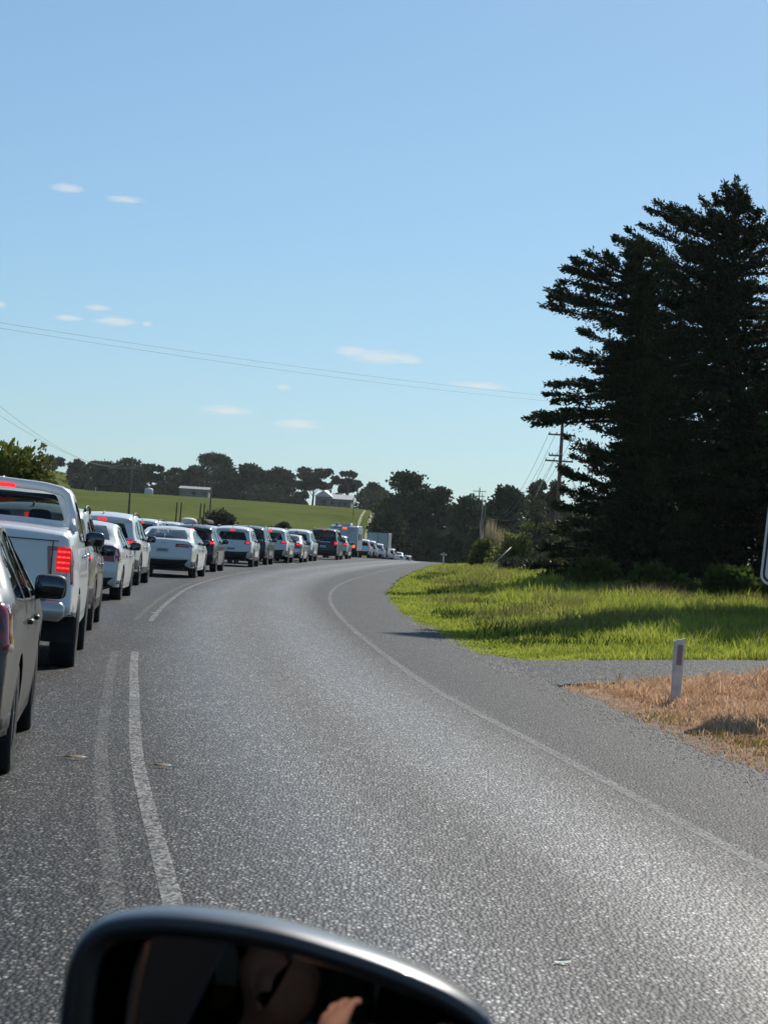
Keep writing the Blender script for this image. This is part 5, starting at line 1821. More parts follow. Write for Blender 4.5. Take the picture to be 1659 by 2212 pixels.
rng = np.random.default_rng(77)
x, y = scatter(250000, -0.2, 16, 26, 170, rng, 1.15)
e = interp(SEAL, y)
fx = e - .25 + (x + .2) / 16.2 * np.clip(y * .19 - e + 1.5, 1, 40)
x = fx
ok = (x > e - .22 * lumpy(x * 2, y * 2.2, 1.1) ** 2 * (rng.random(len(x)) < .6)) & ~in_poly(x, y, DRIVE) & (((y > 29) & (x < 3)) | (y > 29.4 + .28 * (x - 2)))
x, y = x[ok], y[ok]
e = interp(SEAL, y)
lum = lumpy(x, y, .6)
tall = sstep((x - e - .15) / 1.6)
lum2 = lumpy(x * 1.3 + 3, y * 1.3, 1.9)
far_ = sstep((x - e - 1.2) / 3.5)
hg = (.05 + (.12 + .20 * far_) * tall * (.25 + .65 * lum + .45 * lum2 ** 2)) * rng.uniform(.5, 1.35, len(x))
edge_drive = (y < 33.5) & (x > 1.5)
hg = np.where(edge_drive, hg * .7, hg)
wd = .010 + .00030 * y
z = height(x, y) - .035
V, F = blades(np.stack([x, y, z], 1), hg, wd * rng.uniform(.7, 1.3, len(x)), rng, .6)
tag(obj('verge_grass', fast_mesh('verge_grass', V, F), 'grass_green'), 'long bright green grass on the right verge', 'grass', kind='stuff')
# seed heads and rank stems
sel = rng.choice(len(x), 700, replace=False)
sel = sel[(hg[sel] > .2)]
P = np.stack([x[sel], y[sel], z[sel] + .1], 1)
V, F = blades(P, rng.uniform(.3, .55, len(P)), .008 + .00012 * y[sel], rng, .7)
tag(obj('seeding_grass', fast_mesh('seeding_grass', V, F), 'reed_dry'), 'pale seeding grass stems scattered through the green verge', 'grass', kind='stuff')

dpoly = [(1.2, 22.9), (1.97, 24.2), (3.2, 25.75), (5.1, 28.2), (9, 31.4), (20, 38.5), (40, 50), (40, 58), (20, 43.5), (9, 34.4), (5.5, 31.35), (3.7, 30.45), (2.0, 29.15), (1.45, 30.0), (0.7, 31.0), (0.7, 26.0)]
gxy = [(a, b) for a in np.arange(.5, 14, .5) for b in np.arange(22.5, 40, .5)]
kk = in_poly(np.array([p[0] for p in gxy]), np.array([p[1] for p in gxy]), dpoly)
ov, tri = cdt_fill(dpoly, [], [p for p, q in zip(gxy, kk) if q])
zz = np.where(ov[:, 0] < interp(SEAL, ov[:, 1]) - .1, -.02, height(ov[:, 0], ov[:, 1]) - .006)
side_road = obj('side_road', fast_mesh('side_road', np.stack([ov[:, 0], ov[:, 1], zz], 1), tri), 'gravel', smooth=True)
tag(side_road, 'gravel entrance joining the road on the right', kind='structure')

# dry sprayed patch round the guide post, turning green towards the camera
x, y = rng.uniform(1.6, 8.3, 175000), rng.uniform(9.5, 31, 175000)
e = interp(SEAL, y)
low_drive = np.interp(x, [2.05, 3.2, 5.1, 9], [24.2, 25.7, 28.2, 31.4])
ok = (x > e - .12 * lumpy(x * 3, y * 3, 1.0)) & (y < low_drive - .02) & (x < y * .175 + 3.2)
x, y, e = x[ok], y[ok], e[ok]
g = sstep(((18.0 + 2.2 * lumpy(x, y, .9) + .55 * (x - 3)) - y) / 3.2)
g = np.maximum(g, .55 * (lumpy(x * 1.1 + 9, y * .8, 1.0) > .80))
green = rng.random(len(x)) < g
lum = lumpy(x + 5, y, 1.5)
lum3 = lumpy(x * 2.6 + 1, y * 2.6, 1.7) ** 3
hg = (.03 + .10 * sstep((x - e) / .9) * (.15 + .7 * lum + .9 * lum3)) * rng.uniform(.4, 1.4, len(x))
z = height(x, y) - .035
P = np.stack([x, y, z], 1)
V, F = blades(P[~green], hg[~green], rng.uniform(.008, .018, (~green).sum()), rng, 1.3)
tag(obj('dry_grass', fast_mesh('dry_grass', V, F), 'grass_dry'), 'orange-brown dead grass around the near guide post', 'grass', kind='stuff')
V, F = blades(P[green], hg[green] * 1.0, rng.uniform(.008, .016, green.sum()), rng, .9)
tag(obj('mixed_grass', fast_mesh('mixed_grass', V, F), 'grass_mixed'), 'half-green grass at the lower right road edge', 'grass', kind='stuff')
# a litter mat under the dry grass so that no green soil shows
lit = MB()
lx = np.linspace(0, 1, 14); ly = np.linspace(9.5, 30, 42)
for j in range(41):
    for i in range(13):
        q = []
        for (jj, ii) in ((j, i), (j, i + 1), (j + 1, i + 1), (j + 1, i)):
            yy = ly[jj]
            a0 = float(interp(SEAL, yy)) - .10
            a1 = max(a0 + .02, 8.5)
            xx = a0 + (a1 - a0) * lx[ii]
            q.append((xx, yy))
        c = (sum(p[0] for p in q) / 4, sum(p[1] for p in q) / 4)
        if max(p[1] - np.interp(p[0], [2.05, 3.2, 5.1, 9], [24.2, 25.7, 28.2, 31.4]) for p in q) < .1:
            lit.add([(p[0], p[1], float(height(p[0], p[1])) - (.03 if p[0] < float(interp(SEAL, p[1])) - .02 else .012) - .03 * float(sstep((p[1] - np.interp(p[0], [2.05, 3.2, 5.1, 9], [24.2, 25.7, 28.2, 31.4]) + .7) / .6))) for p in q], [(0, 1, 2, 3)])
pmat('dry_litter', (0.20, 0.105, 0.05), 0.95, noise=(5, 0.45))
tag(lit.build('dry_litter', 'dry_litter', None, True, 0.001), 'brown dead litter under the dry grass', 'litter', kind='stuff')

# brown weeds in front of the cypress
n = 600
P = np.stack([rng.normal(7.6, .55, n), rng.uniform(60, 63, n), np.zeros(n)], 1)
P[:, 2] = height(P[:, 0], P[:, 1])
V, F = blades(P, rng.uniform(.25, .7, n), np.full(n, .016), rng, 1.0)
tag(obj('brown_weeds', fast_mesh('brown_weeds', V, F), 'weed_brown'), 'thin brown dead weeds at the foot of the cypress', 'weeds', kind='stuff')
# rank, duller grass standing above the rest in patches
n = 60000
y = 33 + 95 * rng.random(n) ** 1.5
x = interp(SEAL, y) + .9 + rng.random(n) * np.clip(y * .17 - interp(SEAL, y) + .6, 1, 30)
keep = (lumpy(x * .8 + 2, y * .5, .8) + .35 * lumpy(x * 2, y * 1.6, 1.0) > .74) & (x > interp(SEAL, y) + .8 + .8 * rng.random(n)) & ~((y < 35) & (x > 2))
x, y = x[keep], y[keep]
V, F = blades(np.stack([x, y, height(x, y) - .03], 1), rng.uniform(.16, .52, len(x)) * (.55 + .45 * sstep((x - interp(SEAL, y) - 1) / 3)), .010 + .00026 * y, rng, .9)
tag(obj('rank_grass', fast_mesh('rank_grass', V, F), 'grass_rank'), 'patches of taller dull grass standing in the green verge', 'grass', kind='stuff')
# rank dark weeds in clumps through the verge, and paler dock stalks
cx = rng.uniform(1.5, 11, 260); cy = 33 + 75 * rng.random(260) ** 1.4
okc = (cx > interp(SEAL, cy) + .7) & (cx < cy * .17 + 1)
cx, cy = cx[okc], cy[okc]
n = 70
P = np.stack([np.repeat(cx, n) + rng.normal(scale=.22, size=len(cx) * n), np.repeat(cy, n) + rng.normal(scale=.3, size=len(cx) * n), np.zeros(len(cx) * n)], 1)
P[:, 2] = height(P[:, 0], P[:, 1]) - .02
V, F = kites(P, unit(rng.normal(scale=.55, size=P.shape) + np.array([0, 0, 1.0])), rng.uniform(.08, .26, len(P)), .028, rng)
tag(obj('verge_weeds', fast_mesh('verge_weeds', V, F), 'weed_green'), 'dark leafy weeds in clumps through the verge grass', 'weeds', kind='stuff')
# loose chips along the edge of the seal
n = 5200
y = 8 + 32 * rng.random(n) ** 1.2
x = interp(SEAL, y) + rng.normal(scale=.16, size=n) - .03
xd, yd = rng.uniform(1.4, 9, 16000), rng.uniform(23.5, 34, 16000)
kd_ = in_poly(xd, yd, DRIVE)
x, y = np.concatenate([x, xd[kd_]]), np.concatenate([y, yd[kd_]])
n = len(x)
z = np.where(x > interp(SEAL, y), height(x, y) - .006, 0.003)
sz = rng.uniform(.006, .016, n)
base = np.array([(1, 0, 0), (-.5, .87, 0), (-.5, -.87, 0), (0, 0, .9)])
ang = rng.uniform(0, 6.28, n)
ca, sa = np.cos(ang), np.sin(ang)
V = np.empty((n, 4, 3))
for k_ in range(4):
    bx, by, bz = base[k_]
    V[:, k_, 0] = x + (bx * ca - by * sa) * sz
    V[:, k_, 1] = y + (bx * sa + by * ca) * sz
    V[:, k_, 2] = z + bz * sz
b4 = np.arange(n)[:, None] * 4
F = np.concatenate([b4 + np.array([[0, 1, 3]]), b4 + np.array([[1, 2, 3]]), b4 + np.array([[2, 0, 3]])])
tag(obj('loose_gravel', fast_mesh('loose_gravel', V.reshape(-1, 3), F), 'chip'), 'loose grey stone chips along the right edge of the seal', 'gravel', kind='stuff')
# left verge beyond the queue
x = rng.uniform(-26, -5, 40000); y = rng.uniform(25, 170, 40000)
le = interp(CENTRE, y) - interp(LEFTW, y)
ok = (x < le)
x, y = x[ok], y[ok]
V, F = blades(np.stack([x, y, height(x, y) - .03], 1), rng.uniform(.15, .45, len(x)), np.full(len(x), .04), rng, .5)
tag(obj('verge_grass', fast_mesh('left_grass', V, F), 'grass_green'), 'grass on the left verge beyond the queue', 'grass', kind='stuff')


# ------------------------------------------------------------------ roadside things
def guide_post(x, y, h, lean, label):
    c = empty('guide_post', (x, y, float(height(x, y)) - .04))
    c.rotation_euler = (0, R(lean), R(4))
    tag(c, label, 'post', 'roadside guide posts')
    q = MB()
    w0, w1, d = .047, .056, .018
    q.add([(-w0, -d, 0), (w0, -d, 0), (w0, d, 0), (-w0, d, 0), (-w1, -d, h - .03), (w1, -d, h), (w1, d, h), (-w1, d, h - .03), (-w0 * .7, -d - .012, 0), (w0 * .7, -d - .012, 0), (w1 * .75, -d - .012, h - .012), (-w1 * .75, -d - .012, h - .024)],
          [(0, 3, 2, 1), (4, 5, 6, 7), (1, 2, 6, 5), (3, 0, 4, 7), (2, 3, 7, 6), (8, 9, 10, 11), (0, 8, 11, 4), (9, 1, 5, 10), (11, 10, 5, 4), (0, 1, 9, 8)])
    q.build('post', 'post_white', c)
    MB().rbox((.004, -d - .018, h - .17), (.050, .010, .20), .004).build('reflector', 'reflector', c)
    return c


guide_post(3.04, 22.2, .70, 1.0, 'near white guide post with brown reflector standing in dry orange grass')
gp = guide_post(3.95, 140.0, .95, 0, 'small distant white guide post on the grass by the road')
MB().rbox((0, -.02, .80), (.42, .02, .10), .006).build('cross_bar', 'post_white', gp)


def rounded_rect(w, h, r, n=6):
    out = []
    for cx, cz, a0 in ((w / 2 - r, h / 2 - r, 0), (-w / 2 + r, h / 2 - r, 90), (-w / 2 + r, -h / 2 + r, 180), (w / 2 - r, -h / 2 + r, 270)):
        out += [(cx + r * math.cos(R(a0 + 90 * k / n)), cz + r * math.sin(R(a0 + 90 * k / n))) for k in range(n + 1)]
    return out


def road_sign():
    c = empty('road_sign', (4.03, 21.5, float(height(4.03, 21.5))))
    c.rotation_euler = (0, R(3.2), R(-3))
    tag(c, 'white road sign with rounded corners and black border, cut by the right edge', 'sign')
    w, h, zc = .80, 1.15, 1.79

    def slab(name, ww, hh, r, y0, y1, mat, parent):
        rr = rounded_rect(ww, hh, r)
        n = len(rr)
        q = MB().add([(x, y0, zc + z) for x, z in rr] + [(x, y1, zc + z) for x, z in rr], [tuple(range(n)), tuple(range(2 * n - 1, n - 1, -1))] + [(i, (i + 1) % n, n + (i + 1) % n, n + i) for i in range(n)])
        return q.build(name, mat, parent)
    pl = slab('plate', w, h, .10, 0, .003, 'sign_white', c)
    a, b = rounded_rect(w - .045, h - .045, .085), rounded_rect(w - .09, h - .09, .065)
    n = len(a)
    MB().add([(x, -.0015, zc + z) for x, z in a] + [(x, -.0015, zc + z) for x, z in b], [(i, (i + 1) % n, n + (i + 1) % n, n + i) for i in range(n)]).build('border', 'sign_black', pl)
    MB().tube([(0, .04, -.1), (0, .04, 2.4)], .03, 10).build('pole', 'galvanised', c, True)
    for z in (1.45, 2.15):
        MB().rbox((0, .022, z), (.10, .03, .04), .006).build('clamp', 'galvanised', c)


road_sign()


def power_pole(x, y, ztop, arms, mat, label, r=.15, lean=0.0):
    z0 = float(height(x, y)) - .2
    c = empty('power_pole', (x, y, z0))
    c.rotation_euler = (0, R(lean), 0)
    tag(c, label, 'power pole', 'timber power poles')
    h = ztop - z0
    MB().tube([(0, 0, 0), (.01, 0, h * .5), (0, 0, h)], [r, r * .85, r * .65], 9).build('pole', mat, c, True)
    for (za, w, off) in arms:
        a = MB().rbox((off, -.14, za - z0), (w, .10, .12), .015).build('crossarm', mat, c)
        for k in (-.48, -.2, .2, .48):
            MB().lathe([(.015, -.02), (.05, 0), (.035, .05), (.055, .08), (.02, .14)], 8, 'Z', (off + k * w * .97, -.14, za - z0 + .06)).build('insulator', 'post_white', a, True)
    return c


power_pole(12.95, 165, 10.9, [(10.12, 2.0, 0), (8.55, .9, -.45), (8.15, 2.1, -.1)], 'timber_pole', 'reddish timber power pole with two crossarms left of the big cypress', .19)
power_pole(-26.6, 230, 8.5, [(7.55, 2.0, 0)], 'pole_grey', 'dark power pole standing in the paddock at the left', .13)
power_pole(-20.5, 260, 7.2, [(6.9, 1.8, 0)], 'pole_grey', 'dark power pole in the paddock above the grey-green scrub', .12)
power_pole(16.4, 420, 11.4, [(10.7, 2.2, 0)], 'pole_grey', 'left of two far poles in the sky gap', .15)
power_pole(17.1, 400, 12.0, [(11.3, 2.4, 0), (10.4, 2.0, 0)], 'pole_grey', 'right of two far poles in the sky gap', .15)
power_pole(25.8, 202, 15.8, [(15.4, 2.0, 0)], 'pole_grey', 'tall pole hidden behind the big cypress', .17)


def wire(p0, p1, sag, label, r=.016, n=24):
    p0, p1 = Vector(p0), Vector(p1)
    pts = []
    for i in range(n + 1):
        t = i / n
        p = p0.lerp(p1, t)
        p.z -= sag * 4 * t * (1 - t)
        pts.append(tuple(p - p0))
    o = MB().tube(pts, r, 5).build('power_line', 'wire', None, True)
    o.location = p0
    tag(o, label, 'power line', 'overhead power lines')
    return o


wire((-23.23, 110, 11.49), (25.74, 202, 15.40), .62, 'upper of two long wires crossing the open sky', .009, 30)
wire((-23.22, 110, 11.22), (25.77, 202, 14.97), .66, 'lower of two long wires crossing the open sky', .009, 30)
wire((-16.28, 80, 7.06), (-27.67, 230, 7.6), 1.3, 'upper wire sagging from the left edge to the paddock pole', .008)
wire((-16.24, 80, 6.39), (-25.8, 230, 7.6), 1.3, 'lower wire sagging from the left edge to the paddock pole', .008)
for k, off in enumerate((-.95, -.42, .42, .95)):
    wire((12.95 + off, 164.86, 10.3), (17.1 + off, 399.86, 11.5), 6.0, ('leftmost', 'second', 'third', 'rightmost')[k] + ' wire dropping away from the upper crossarm of the timber pole', .014)
for k, off in enumerate((-.95, -.3, .6)):
    wire((12.85 + off, 164.86, 8.3), (17.1 + off, 399.86, 10.6), 6.5, ('left', 'middle', 'right')[k] + ' wire dropping away from the lower crossarm of the timber pole', .014)

# guy-wire guard leaning in the grass
gy_ = empty('guy_guard', (4.65, 99, float(height(4.65, 99))))
tag(gy_, 'thin pale guy-wire guard slanting out of the verge grass', 'guy wire')
MB().tube([(0, 0, 0), (1.18, .6, 1.22)], .026, 7).build('guard', 'galvanised', gy_, True)
MB().tube([(1.18, .6, 1.22), (8.3, 66, 9.4)], .006, 5).build('stay_wire', 'wire', gy_, True)

for i, (x, y, h, lb) in enumerate([(-13.0, 205, 1.35, 'fence post in the paddock above the white crossover'), (-8.6, 232, 1.5, 'fence post in the paddock left of the caravan'), (-7.2, 262, 1.4, 'short fence post just left of the caravan'),
                                   (-5.6, 405, 2.3, 'dark post high in the paddock right of the farm track'), (-63.0, 480, 1.6, 'pale marker post below the left ridge clump'), (-18.5, 215, 1.2, 'fence post among the far left lane roofs'),
                                   (-2.9, 300, 1.3, 'fence post in the paddock behind the box truck')]):
    z0 = float(height(x, y))
    c = empty('fence_post', (x, y, z0 - .1))
    tag(c, lb, 'post', 'paddock fence posts')
    MB().tube([(0, 0, 0), (.01, 0, h)], [.075, .065], 7).build('post', 'post_white' if 'pale' in lb else 'wood_fence', c, True)
    MB().box((0, -.07, h * .8), (.03, .02, .04)).build('staple', 'galvanised', c)


# wheel tracks worn across the paddock
pmat('track_earth', (0.21, 0.20, 0.085), 0.95, noise=(0.6, 0.35))
for (x0, y0, x1, y1, bend, lb) in ((-6.4, 285, -3.2, 470, 1.2, 'twin pale wheel tracks climbing the paddock above the caravan'), (-9.6, 215, -11.6, 330, -.6, 'pale wheel tracks climbing the paddock above the white crossovers')):
    tr = empty('farm_track', (x0, y0, 0))
    tag(tr, lb, kind='structure')
    for off in (-.85, .85):
        q = MB()
        n = 40
        P = []
        for i in range(n):
            t = i / (n - 1)
            xx = x0 + (x1 - x0) * t + bend * math.sin(math.pi * t) + off
            yy = y0 + (y1 - y0) * t
            w = .22 + .08 * math.sin(i * 1.7)
            for k_ in (-w, w):
                P.append((xx + k_ - x0, yy - y0, float(height(xx + k_, yy)) - .03 + .035))
        q.add(P, [(2 * i, 2 * i + 1, 2 * i + 3, 2 * i + 2) for i in range(n - 1)]).build('wheel_rut', 'track_earth', tr, True)


# farm buildings on the ridge
def farmhouse(x, y, w, d, wall_h, roof_h, label, ridge='x', windows=2, zb=None):
    z0 = zb if zb is not None else float(height(x, y))
    c = empty('farmhouse', (x, y, z0 - .3), R(random.uniform(-8, 8)))
    tag(c, label, 'house', 'farm buildings on the ridge')
    MB().box((0, 0, wall_h / 2 + .15), (w, d, wall_h + .3)).build('wall', 'house_wall', c)
    e = .35
    rf = MB()
    zt = wall_h + .3
    if ridge == 'x':
        V = [(-w / 2 - e, -d / 2 - e, zt), (w / 2 + e, -d / 2 - e, zt), (w / 2 + e, d / 2 + e, zt), (-w / 2 - e, d / 2 + e, zt), (-w / 2 - e, 0, zt + roof_h), (w / 2 + e, 0, zt + roof_h)]
        rf.add(V, [(0, 1, 5, 4), (2, 3, 4, 5), (0, 4, 3), (1, 2, 5), (0, 3, 2, 1)])
    else:
        V = [(-w / 2 - e, -d / 2 - e, zt), (w / 2 + e, -d / 2 - e, zt), (w / 2 + e, d / 2 + e, zt), (-w / 2 - e, d / 2 + e, zt), (0, -d / 2 - e, zt + roof_h), (0, d / 2 + e, zt + roof_h)]
        rf.add(V, [(0, 4, 5, 3), (1, 2, 5, 4), (0, 1, 4), (2, 3, 5), (0, 3, 2, 1)])
    r_ = rf.build('roof', 'roof_shed' if 'shed' in label else 'roof_pale', c)
    MB().box((w * .28, .3, zt + roof_h * .9), (.5, .5, .9)).build('chimney', 'house_wall', r_)
    for k in range(windows):
        xx = (k + .5) / windows * w - w / 2
        f = MB().box((xx, -d / 2 - .03, wall_h * .58), (w / windows * .42, .06, wall_h * .4)).build('window', 'glass_dark', c)
        MB().box((xx, -d / 2 - .04, wall_h * .58 - wall_h * .22), (w / windows * .5, .10, .06)).build('sill', 'roof_pale', f)
    MB().box((0.1, -d / 2 - .03, wall_h * .40), (.9, .06, wall_h * .8)).build('door', 'wood_fence', c)


farmhouse(-50.2, 583, 7.5, 6.5, 2.1, .7, 'long low farm shed with pale roof before the ridge clump', windows=3)
farmhouse(-11.6, 583, 6.2, 7.0, 2.0, 1.3, 'white-roofed farmhouse wing between the open ridge trees', windows=2)
farmhouse(-15.6, 583.5, 4.2, 8.0, 2.4, 1.7, 'gabled end of the white farmhouse at its left', ridge='y', windows=1)
tk = empty('water_tank', (-62.1, 580, float(height(-62.1, 580))))
tag(tk, 'small white water tank by the first ridge clump', 'tank')
MB().lathe([(1.15, 0), (1.15, 1.3), (.9, 1.5), (.01, 1.7)], 18, 'Z').build('tank', 'roof_pale', tk, True)
MB().lathe([(.2, 1.66), (.2, 1.78), (.01, 1.8)], 10, 'Z').build('lid', 'galvanised', tk, True)


# litter on the road
def curled_leaf(x, y, l, rz, label, flip=1):
    c = empty('bark_strip', (x, y, .012), R(rz))
    tag(c, label, 'bark strip', 'bark strips on the road')
    n = 9

    def strip_(t0, t1, mat, nm, w):
        q = MB()
        P = []
        for i in range(n):
            t = t0 + (t1 - t0) * i / (n - 1)
            xx = (t - .5) * l
            ww = w * math.sin(math.pi * min(max(t, .03), .97)) ** .6
            zz = .003 + .016 * math.sin(math.pi * t) ** 1.2
            P += [(xx, -ww + .006 * math.sin(t * 9), zz * .25), (xx, 0, zz), (xx, ww, zz * .55)]
        F = [(3 * i + k, 3 * i + 3 + k, 3 * i + 4 + k, 3 * i + 1 + k) for i in range(n - 1) for k in (0, 1)]
        return q.add(P, F).build(nm, mat, c, True)
    strip_(0, .66, 'dry_leaf', 'brown_end', .017)
    strip_(.62, 1.0, 'pale_leaf', 'pale_end', .012)


curled_leaf(-1.79, 13.57, .22, -6, 'curled brown bark strip lying left of the centre lines')
curled_leaf(-1.24, 13.40, .19, -12, 'curled brown bark strip lying right of the centre lines')
sc_ = MB().add([(-.03, -.012, .004), (.03, -.010, .006), (.034, .012, .012), (0, .016, .016), (-.026, .012, .006)], [(0, 1, 2, 3, 4)]).build('paper_scrap', 'pale_leaf', None)
sc_.location = (.73, 7.85, .004)
tag(sc_, 'small white scrap on the road near the bottom right', 'scrap')
sc_ = MB().add([(-.05, -.02, .004), (.05, -.018, .005), (.055, .02, .012), (-.04, .02, .014)], [(0, 1, 2, 3)]).build('paper_scrap', 'dry_leaf', None)
sc_.location = (-3.75, 37.0, .004)
tag(sc_, 'tiny dark scrap on the road left of the far centre lines', 'scrap')


# ------------------------------------------------------------------ the photographer's own car, with the door mirror in view
HD = R(8.0)
fwd = Vector((-math.sin(HD), math.cos(HD), 0))
rgt = Vector((math.cos(HD), math.sin(HD), 0))
own = copy_tree(suv, None, {'body': 'paint_own', 'antenna': 'paint_own', 'door_handle': 'paint_own', 'window': 'glass_privacy', 'rear_window': 'glass_privacy'}, ('door_mirror', 'lit_lamp'))
own.name = 'own_car'
own.location = (-.831, -1.427, .001)
own.rotation_euler = (0, 0, HD)
tag(own, 'grey car the photo is taken from, only its door mirror in view at the bottom', 'car')
wins = [k for k in KIDS[suv.name] if k.name.split('.')[0] == 'window']
open_pane = wins[4].data
for ch in list(own.children):
    if ch.data == open_pane:                      # the driver's window is wound down
        for g in list(ch.children):
            bpy.data.objects.remove(g)
        bpy.data.objects.remove(ch)
seats = [k for k in KIDS[suv.name] if k.name.split('.')[0] == 'seat']
for ch in own.children:
    if ch.data == seats[-1].data:
        ch.location = (0, -.55, -.05)
mirs = [k for k in KIDS[suv.name] if k.name.split('.')[0] == 'door_mirror']
copy_tree(mirs[1], own, {'door_mirror': 'paint_own'})
bpy.context.view_layer.update()
OUT = [(-0.1037, 0.0), (-0.1019, 0.0159), (-0.0993, 0.0291), (-0.0938, 0.0402), (-0.0816, 0.0485), (-0.0596, 0.0516), (-0.0331, 0.0501), (0.0, 0.0446), (0.0331, 0.0351), (0.0552, 0.0274), (0.0772, 0.0181),
       (0.0904, 0.0108), (0.0982, 0.0049), (0.1026, -0.0007), (0.1048, -0.0194), (0.0993, -0.0459), (0.0838, -0.0679), (0.0441, -0.0834), (-0.0221, -0.0878), (-0.0772, -0.0812), (-0.0993, -0.0591), (-0.1048, -0.0304)]
# smooth closed outline
oo = np.array(OUT)
sm_ = []
for i in range(len(oo)):
    p0, p1, p2, p3 = oo[i - 1], oo[i], oo[(i + 1) % len(oo)], oo[(i + 2) % len(oo)]
    for k in range(4):
        t = k / 4
        sm_.append(.5 * (2 * p1 + (p2 - p0) * t + (2 * p0 - 5 * p1 + 4 * p2 - p3) * t * t + (3 * p1 - p0 - 3 * p2 + p3) * t ** 3))
OL = np.array(sm_)
nO = len(OL)
MPOS = Vector((-.036, 1.05, 1.237))
ex, ey, ez = CAM3.col[0].copy(), CAM3.col[1].copy(), CAM3.col[2].copy()


def inset(poly, d):
    nn = len(poly)
    out = np.empty_like(poly)
    for i in range(nn):
        t = poly[(i + 1) % nn] - poly[i - 1]
        t = t / (np.linalg.norm(t) + 1e-9)
        nrm = np.array([t[1], -t[0]])           # outline runs clockwise: this points inwards
        out[i] = poly[i] + nrm * d
    return out


def loops_mesh(loops, cap_last=True):
    q = MB()
    V = []
    for (pl_, z) in loops:
        V += [tuple(ex * a + ey * b + ez * z) for a, b in pl_]
    F = [(k * nO + i, k * nO + (i + 1) % nO, (k + 1) * nO + (i + 1) % nO, (k + 1) * nO + i) for k in range(len(loops) - 1) for i in range(nO)]
    if cap_last:
        F.append(tuple((len(loops) - 1) * nO + i for i in range(nO)))
    return q.add(V, F)


def shrink(f, c=(0.0, -.018)):
    return (OL - np.array(c)) * f + np.array(c)


inv = own.matrix_world.inverted()
suv_s.side_patch([(2.26, 1.03), (2.50, 1.00), (2.42, 1.13), (2.05, 1.37), (1.83, 1.52), (1.78, 1.46)], 0.012, 1).build('sail_panel', 'matte_black', own, True)
suv_s.side_patch([(1.30, .80), (2.40, .78), (2.45, 1.0), (2.24, 1.035), (1.30, 1.045)], 0.010, 1).build('door_trim', 'matte_black', own, True)
mirror = empty('door_mirror')
mirror.parent = own
mirror.matrix_local = inv @ Matrix.Translation(MPOS)
ins1, ins2, ins3, ins4 = inset(OL, .0022), inset(OL, .0065), inset(OL, .010), inset(OL, .0135)
loops_mesh([(ins2, .0022), (ins1, .0034), (OL, -.001), (shrink(1.0), -.02), (shrink(.96), -.045), (shrink(.85), -.075), (shrink(.62), -.098), (shrink(.30), -.110)]).build('housing', 'paint_own', mirror, True)
loops_mesh([(ins4, -.016), (ins3, -.004), (ins2, .0022)], False).build('bezel', 'housing', mirror, True)
gl_ = inset(OL, .0145)
cz = sum((ex * a + ey * b for a, b in OUT), Vector()) / len(OUT)
gc = cz - ez * .024
to_cam = (EYE - (MPOS + gc)).normalized()
to_face = (Vector((-.60, -.22, 1.18)) - (MPOS + gc)).normalized()
nrm = (to_cam + to_face).normalized()
RC = 1.4                                      # convex glass, radius of curvature in metres
V, F = [gc], []
NR = 9
for k in range(1, NR + 1):
    for a, b in gl_:
        p = ex * a + ey * b - cz
        p = (p - nrm * p.dot(nrm)) * (k / NR)
        V.append(gc + p - nrm * (p.length_squared / (2 * RC)))
for i_ in range(nO):
    F.append((0, 1 + i_, 1 + (i_ + 1) % nO))
    for k in range(NR - 1):
        F.append((1 + k * nO + i_, 1 + (k + 1) * nO + i_, 1 + (k + 1) * nO + (i_ + 1) % nO, 1 + k * nO + (i_ + 1) % nO))
MB().add([tuple(v) for v in V], F).build('mirror_glass', 'mirror_glass', mirror, True)
arm_a = -ex * .10 - ey * .04 - ez * .04
MB().tube([tuple(arm_a), tuple(arm_a - ex * .08 - ey * .02 - ez * .03)], [.03, .04], 8).build('mirror_arm', 'housing', mirror, True)


